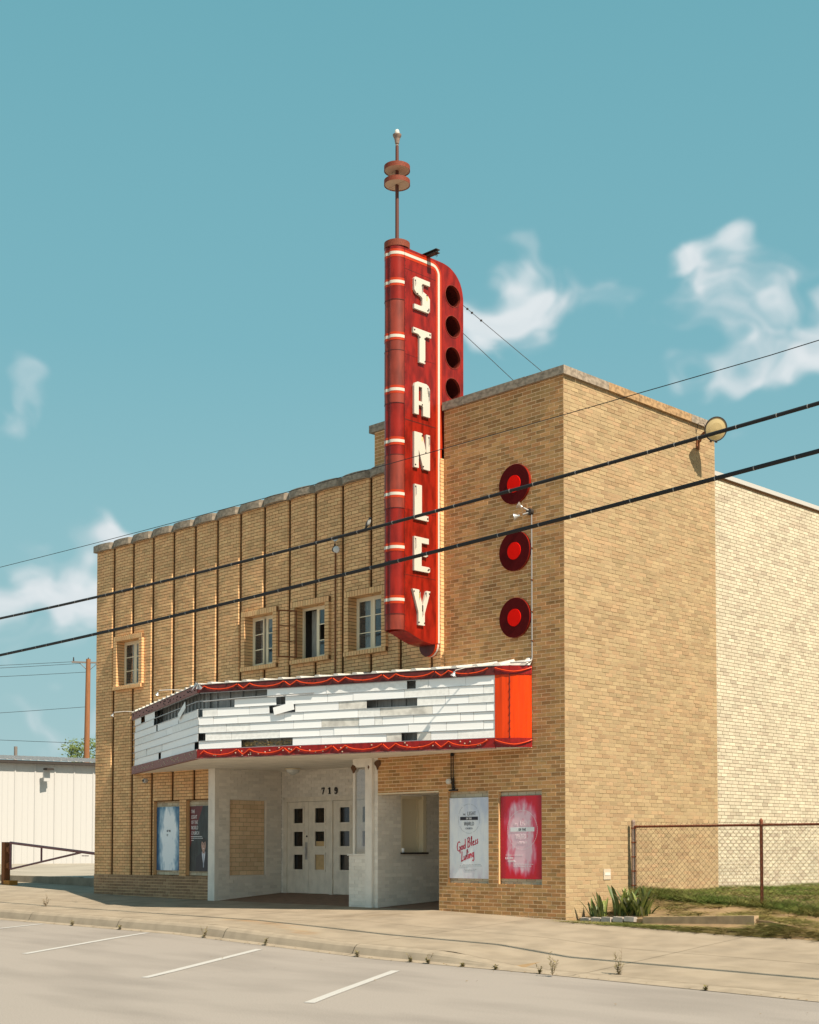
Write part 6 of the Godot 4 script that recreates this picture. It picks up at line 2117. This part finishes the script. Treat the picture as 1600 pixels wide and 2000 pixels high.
# ---------------------------------------------------------------- left-hand side
func left_side() -> void:
	# kerb of the lot
	var kb := MB.new()
	for i in 8:
		var x0 := lerpf(-46, -14.5, i / 8.0)
		var x1 := lerpf(-46, -14.5, (i + 1) / 8.0)
		kb.span(x0 + 0.004, x1 - 0.004, -0.1, 0.345 + 0.004 * (-14.5 - x0), -2.14, -1.98)
	tag(obj("lot_kerb", kb, mats.kerb_concrete), "long concrete kerb of the lot in the theatre's shadow", "kerb")
	# barrier gate
	var g := thing("barrier_gate", "rusty purple swing barrier gate beside the theatre", "gate", Vector3(-19.87, 0.14, -0.6))
	var ps := MB.new()
	ps.box(Vector3(0, 0.59, 0), Vector3(0.17, 1.2, 0.17))
	obj("post", ps, mats.gate_rust, g)
	var ba := MB.new()
	ba.box(Vector3(0.27, 0.07, 0.0), Vector3(0.32, 0.17, 0.25))
	obj("footing", ba, mat("gate_orange", Color(0.52, 0.21, 0.04), 0.85, {"tex": texs["speck"], "scale": Vector3(1, 1, 1)}), g)
	var hg := MB.new()
	for y in [0.55, 0.98]:
		hg.box(Vector3(0.15, y, 0), Vector3(0.15, 0.13, 0.09))
		hg.tube(PackedVector3Array([Vector3(0.19, y - 0.1, 0), Vector3(0.19, y + 0.1, 0)]), 0.035, -1, 10)
	obj("hinge", hg, mats.gate_rust, g)
	var ar := MB.new()
	ar.tube(PackedVector3Array([Vector3(0.24, 1.17, 0), Vector3(4.5, 0.885, 0)]), 0.036, -1, 12)
	ar.tube(PackedVector3Array([Vector3(0.26, 0.46, 0), Vector3(3.85, 0.92, 0)]), 0.026, -1, 10)
	ar.tube(PackedVector3Array([Vector3(0.26, 0.45, 0), Vector3(0.26, 1.17, 0)]), 0.03, -1, 10)
	ar.tube(PackedVector3Array([Vector3(1.87, 0.66, 0), Vector3(1.87, 1.06, 0)]), 0.026, -1, 10)
	ar.box(Vector3(4.0, 0.83, 0.0), Vector3(0.28, 0.02, 0.03))
	obj("arm", ar, mats.gate_paint, g)
	# white shed
	var s := thing("metal_shed", "white ribbed metal shed with grey roof behind the lot", "building", Vector3(-41.9, 0, -14.4))
	var dir := Vector3(0.79, 0, -4.36).normalized()
	var nrm := Vector3(-dir.z, 0, dir.x)
	if nrm.x < 0: nrm = -nrm
	for i in 46:
		var u0 := -16.0 + i * 0.92
		var w := MB.new()
		# one cladding panel: flat with three ribs
		var o := dir * u0
		var px := [0.0, 0.05, 0.09, 0.29, 0.31, 0.33, 0.55, 0.57, 0.59, 0.84, 0.88, 0.918]
		var pz := [0.0, 0.0, 0.0, 0.0, 0.012, 0.0, 0.0, 0.012, 0.0, 0.0, 0.04, 0.04]
		for k in px.size() - 1:
			var a: Vector3 = o + dir * px[k] + nrm * pz[k]
			var b: Vector3 = o + dir * px[k + 1] + nrm * pz[k + 1]
			w.quad(a + Vector3(0, 0.3, 0), b + Vector3(0, 0.3, 0), b + Vector3(0, 5.0, 0), a + Vector3(0, 5.0, 0))
		obj("wall_panel", w, mats.shed_white, s)
	var bz := MB.new()
	var cb := Basis(dir, Vector3.UP, dir.cross(Vector3.UP))
	bz.box(dir * 5.2 - nrm * 5.0 + Vector3(0, 2.6, 0), Vector3(42.0, 4.8, 9.9), Basis(dir, Vector3.UP, -nrm))
	obj("wall_core", bz, mats.shed_white, s)
	var gt := MB.new()
	gt.box(dir * 5.2 + nrm * 0.16 + Vector3(0, 5.05, 0), Vector3(42.6, 0.13, 0.3), Basis(dir, Vector3.UP, -nrm))
	obj("gutter", gt, mats.dark_metal, s)
	var rf := MB.new()
	var e0 := nrm * 0.34 - dir * 16.2
	var e1 := nrm * 0.34 + dir * 26.6
	var up := -nrm * 10.3 + Vector3(0, 0.86, 0)
	rf.quad(e0 + Vector3(0, 5.13, 0), e1 + Vector3(0, 5.13, 0), e1 + up + Vector3(0, 5.13, 0), e0 + up + Vector3(0, 5.13, 0))
	for i in 120:
		var q := e0 + dir * (0.2 + i * 0.355) + Vector3(0, 5.145, 0)
		rf.box(q + up / 2, Vector3(0.05, 0.035, up.length()), Basis(dir, (-up).normalized().cross(dir), (-up).normalized()))
	obj("roof", rf, mats.shed_roof, s)
	var lp := thing("shed_light", "small flood lamp on the white shed wall", "lamp", Vector3(-41.5, 4.72, -14.35))
	var lb := MB.new()
	lb.box(Vector3(0.12, 0.02, 0), Vector3(0.34, 0.09, 0.34))
	obj("housing", lb, mats.dark_metal, lp)
	var lw := MB.new()
	lw.box(Vector3(-0.05, -0.25, 0), Vector3(0.1, 0.55, 0.3))
	obj("box", lw, mat("lamp_box", Color(0.45, 0.45, 0.45), 0.5), lp)
	# utility pole behind the shed
	var p := thing("utility_pole", "tall brown wooden utility pole with crossarm behind the shed", "pole", Vector3(-55.2, 0.3, -24.75))
	var sh := MB.new()
	sh.tube(PackedVector3Array([Vector3.ZERO, Vector3(0.27, 11.75, 0.05)]), 0.2, 0.13, 14)
	obj("shaft", sh, mats.pole_wood, p)
	var xa := MB.new()
	var cd := Vector3(0.70, -0.03, -0.72).normalized()
	var top := Vector3(0.27, 11.55, 0.05)
	xa.box(top, Vector3(1.9, 0.09, 0.09), Basis(cd, Vector3.UP, cd.cross(Vector3.UP)))
	for sgn in [-1, 1]:
		xa.tube(PackedVector3Array([top + cd * 0.55 * sgn, top + Vector3(0, -0.5, 0)]), 0.02, -1, 5)
	obj("crossarm", xa, mat("arm_grey", Color(0.2, 0.17, 0.15), 0.9), p)
	var ins := MB.new()
	for u in [-0.85, 0.0, 0.85]:
		ins.tube(PackedVector3Array([top + cd * u + Vector3(0, 0.04, 0), top + cd * u + Vector3(0, 0.28, 0)]), 0.045, 0.03, 8)
	obj("insulator", ins, mats.dark_metal, p)
	var q := MB.new()
	q.tube(PackedVector3Array([Vector3.ZERO, Vector3(0, 6.3, 0)]), 0.09, 0.09, 10)
	var sp := thing("short_pole", "short grey post showing above the shed roof", "pole", Vector3(-52.8, 0.3, -19.0))
	obj("shaft", q, mat("arm_grey", Color(0.2, 0.17, 0.15), 0.9), sp)
	var names := ["topmost", "second", "third", "fourth", "lowest"]
	var k := 0
	for w in [[Vector3(-55.6, 11.9, -24.1), Vector3(-70, 9.3, 12)], [Vector3(-55.3, 11.8, -24.4), Vector3(-70, 8.9, 12)], [Vector3(-54.9, 11.3, -24.7), Vector3(-70, 8.6, 12)], [Vector3(-55.0, 9.3, -24.7), Vector3(-70, 6.3, 12)], [Vector3(-55.0, 7.2, -24.7), Vector3(-60, 8.2, 10)]]:
		var m := MB.new()
		var pts := PackedVector3Array()
		for i in 13:
			var t := i / 12.0
			pts.append(w[0].lerp(w[1], t) - Vector3(0, 1.6 * t * (1 - t), 0))
		m.tube(pts, 0.012, -1, 4)
		tag(obj("power_line", m, mats.cable), names[k] + " of the faint lines left of the far utility pole", "wire", "far power lines")
		k += 1
	# tree top behind the shed
	var tr := thing("tree", "leafy green tree crown peeping over the shed roof", "tree", Vector3(-60.5, 0.3, -29.0))
	var tk := MB.new()
	tk.tube(PackedVector3Array([Vector3.ZERO, Vector3(0.1, 2.2, 0), Vector3(-0.1, 4.4, 0.1)]), 0.22, 0.12, 10)
	for i in 7:
		var a := TAU * i / 7.0
		tk.tube(PackedVector3Array([Vector3(0, 2.6 + 0.25 * i, 0), Vector3(cos(a) * 1.1, 4.4 + 0.2 * i, sin(a) * 1.1), Vector3(cos(a) * 2.0, 5.4 + 0.2 * i, sin(a) * 2.0)]), 0.08, 0.02, 6)
	obj("trunk", tk, mats.bark, tr)
	var cr := MB.new()
	var clumps := []
	for i in 34:
		var a := rng.randf() * TAU
		var r := rng.randf_range(0.4, 2.5)
		clumps.append(Vector3(cos(a) * r, rng.randf_range(4.4, 7.7) - r * 0.35, sin(a) * r))
	for i in 5200:
		var c: Vector3 = clumps[rng.randi() % clumps.size()]
		var o := c + Vector3(rng.randfn(0, 0.3), rng.randfn(0, 0.22), rng.randfn(0, 0.3))
		var a := Vector3(rng.randf_range(-1, 1), rng.randf_range(-0.6, 0.6), rng.randf_range(-1, 1)).normalized() * 0.10
		var b := a.cross(Vector3(rng.randf(), rng.randf(), rng.randf())).normalized() * 0.045
		cr.quad(o - a, o + b, o + a, o - b)
	obj("crown", cr, mats.tree_leaf, tr)


func _ready() -> void:
	rng.seed = 719
	air_and_camera()
	make_materials()
	ground()
	theatre()
	blade_sign()
	marquee()
	posters()
	disc_signs()
	fixtures()
	cables()
	right_side()
	weeds()
	left_side()
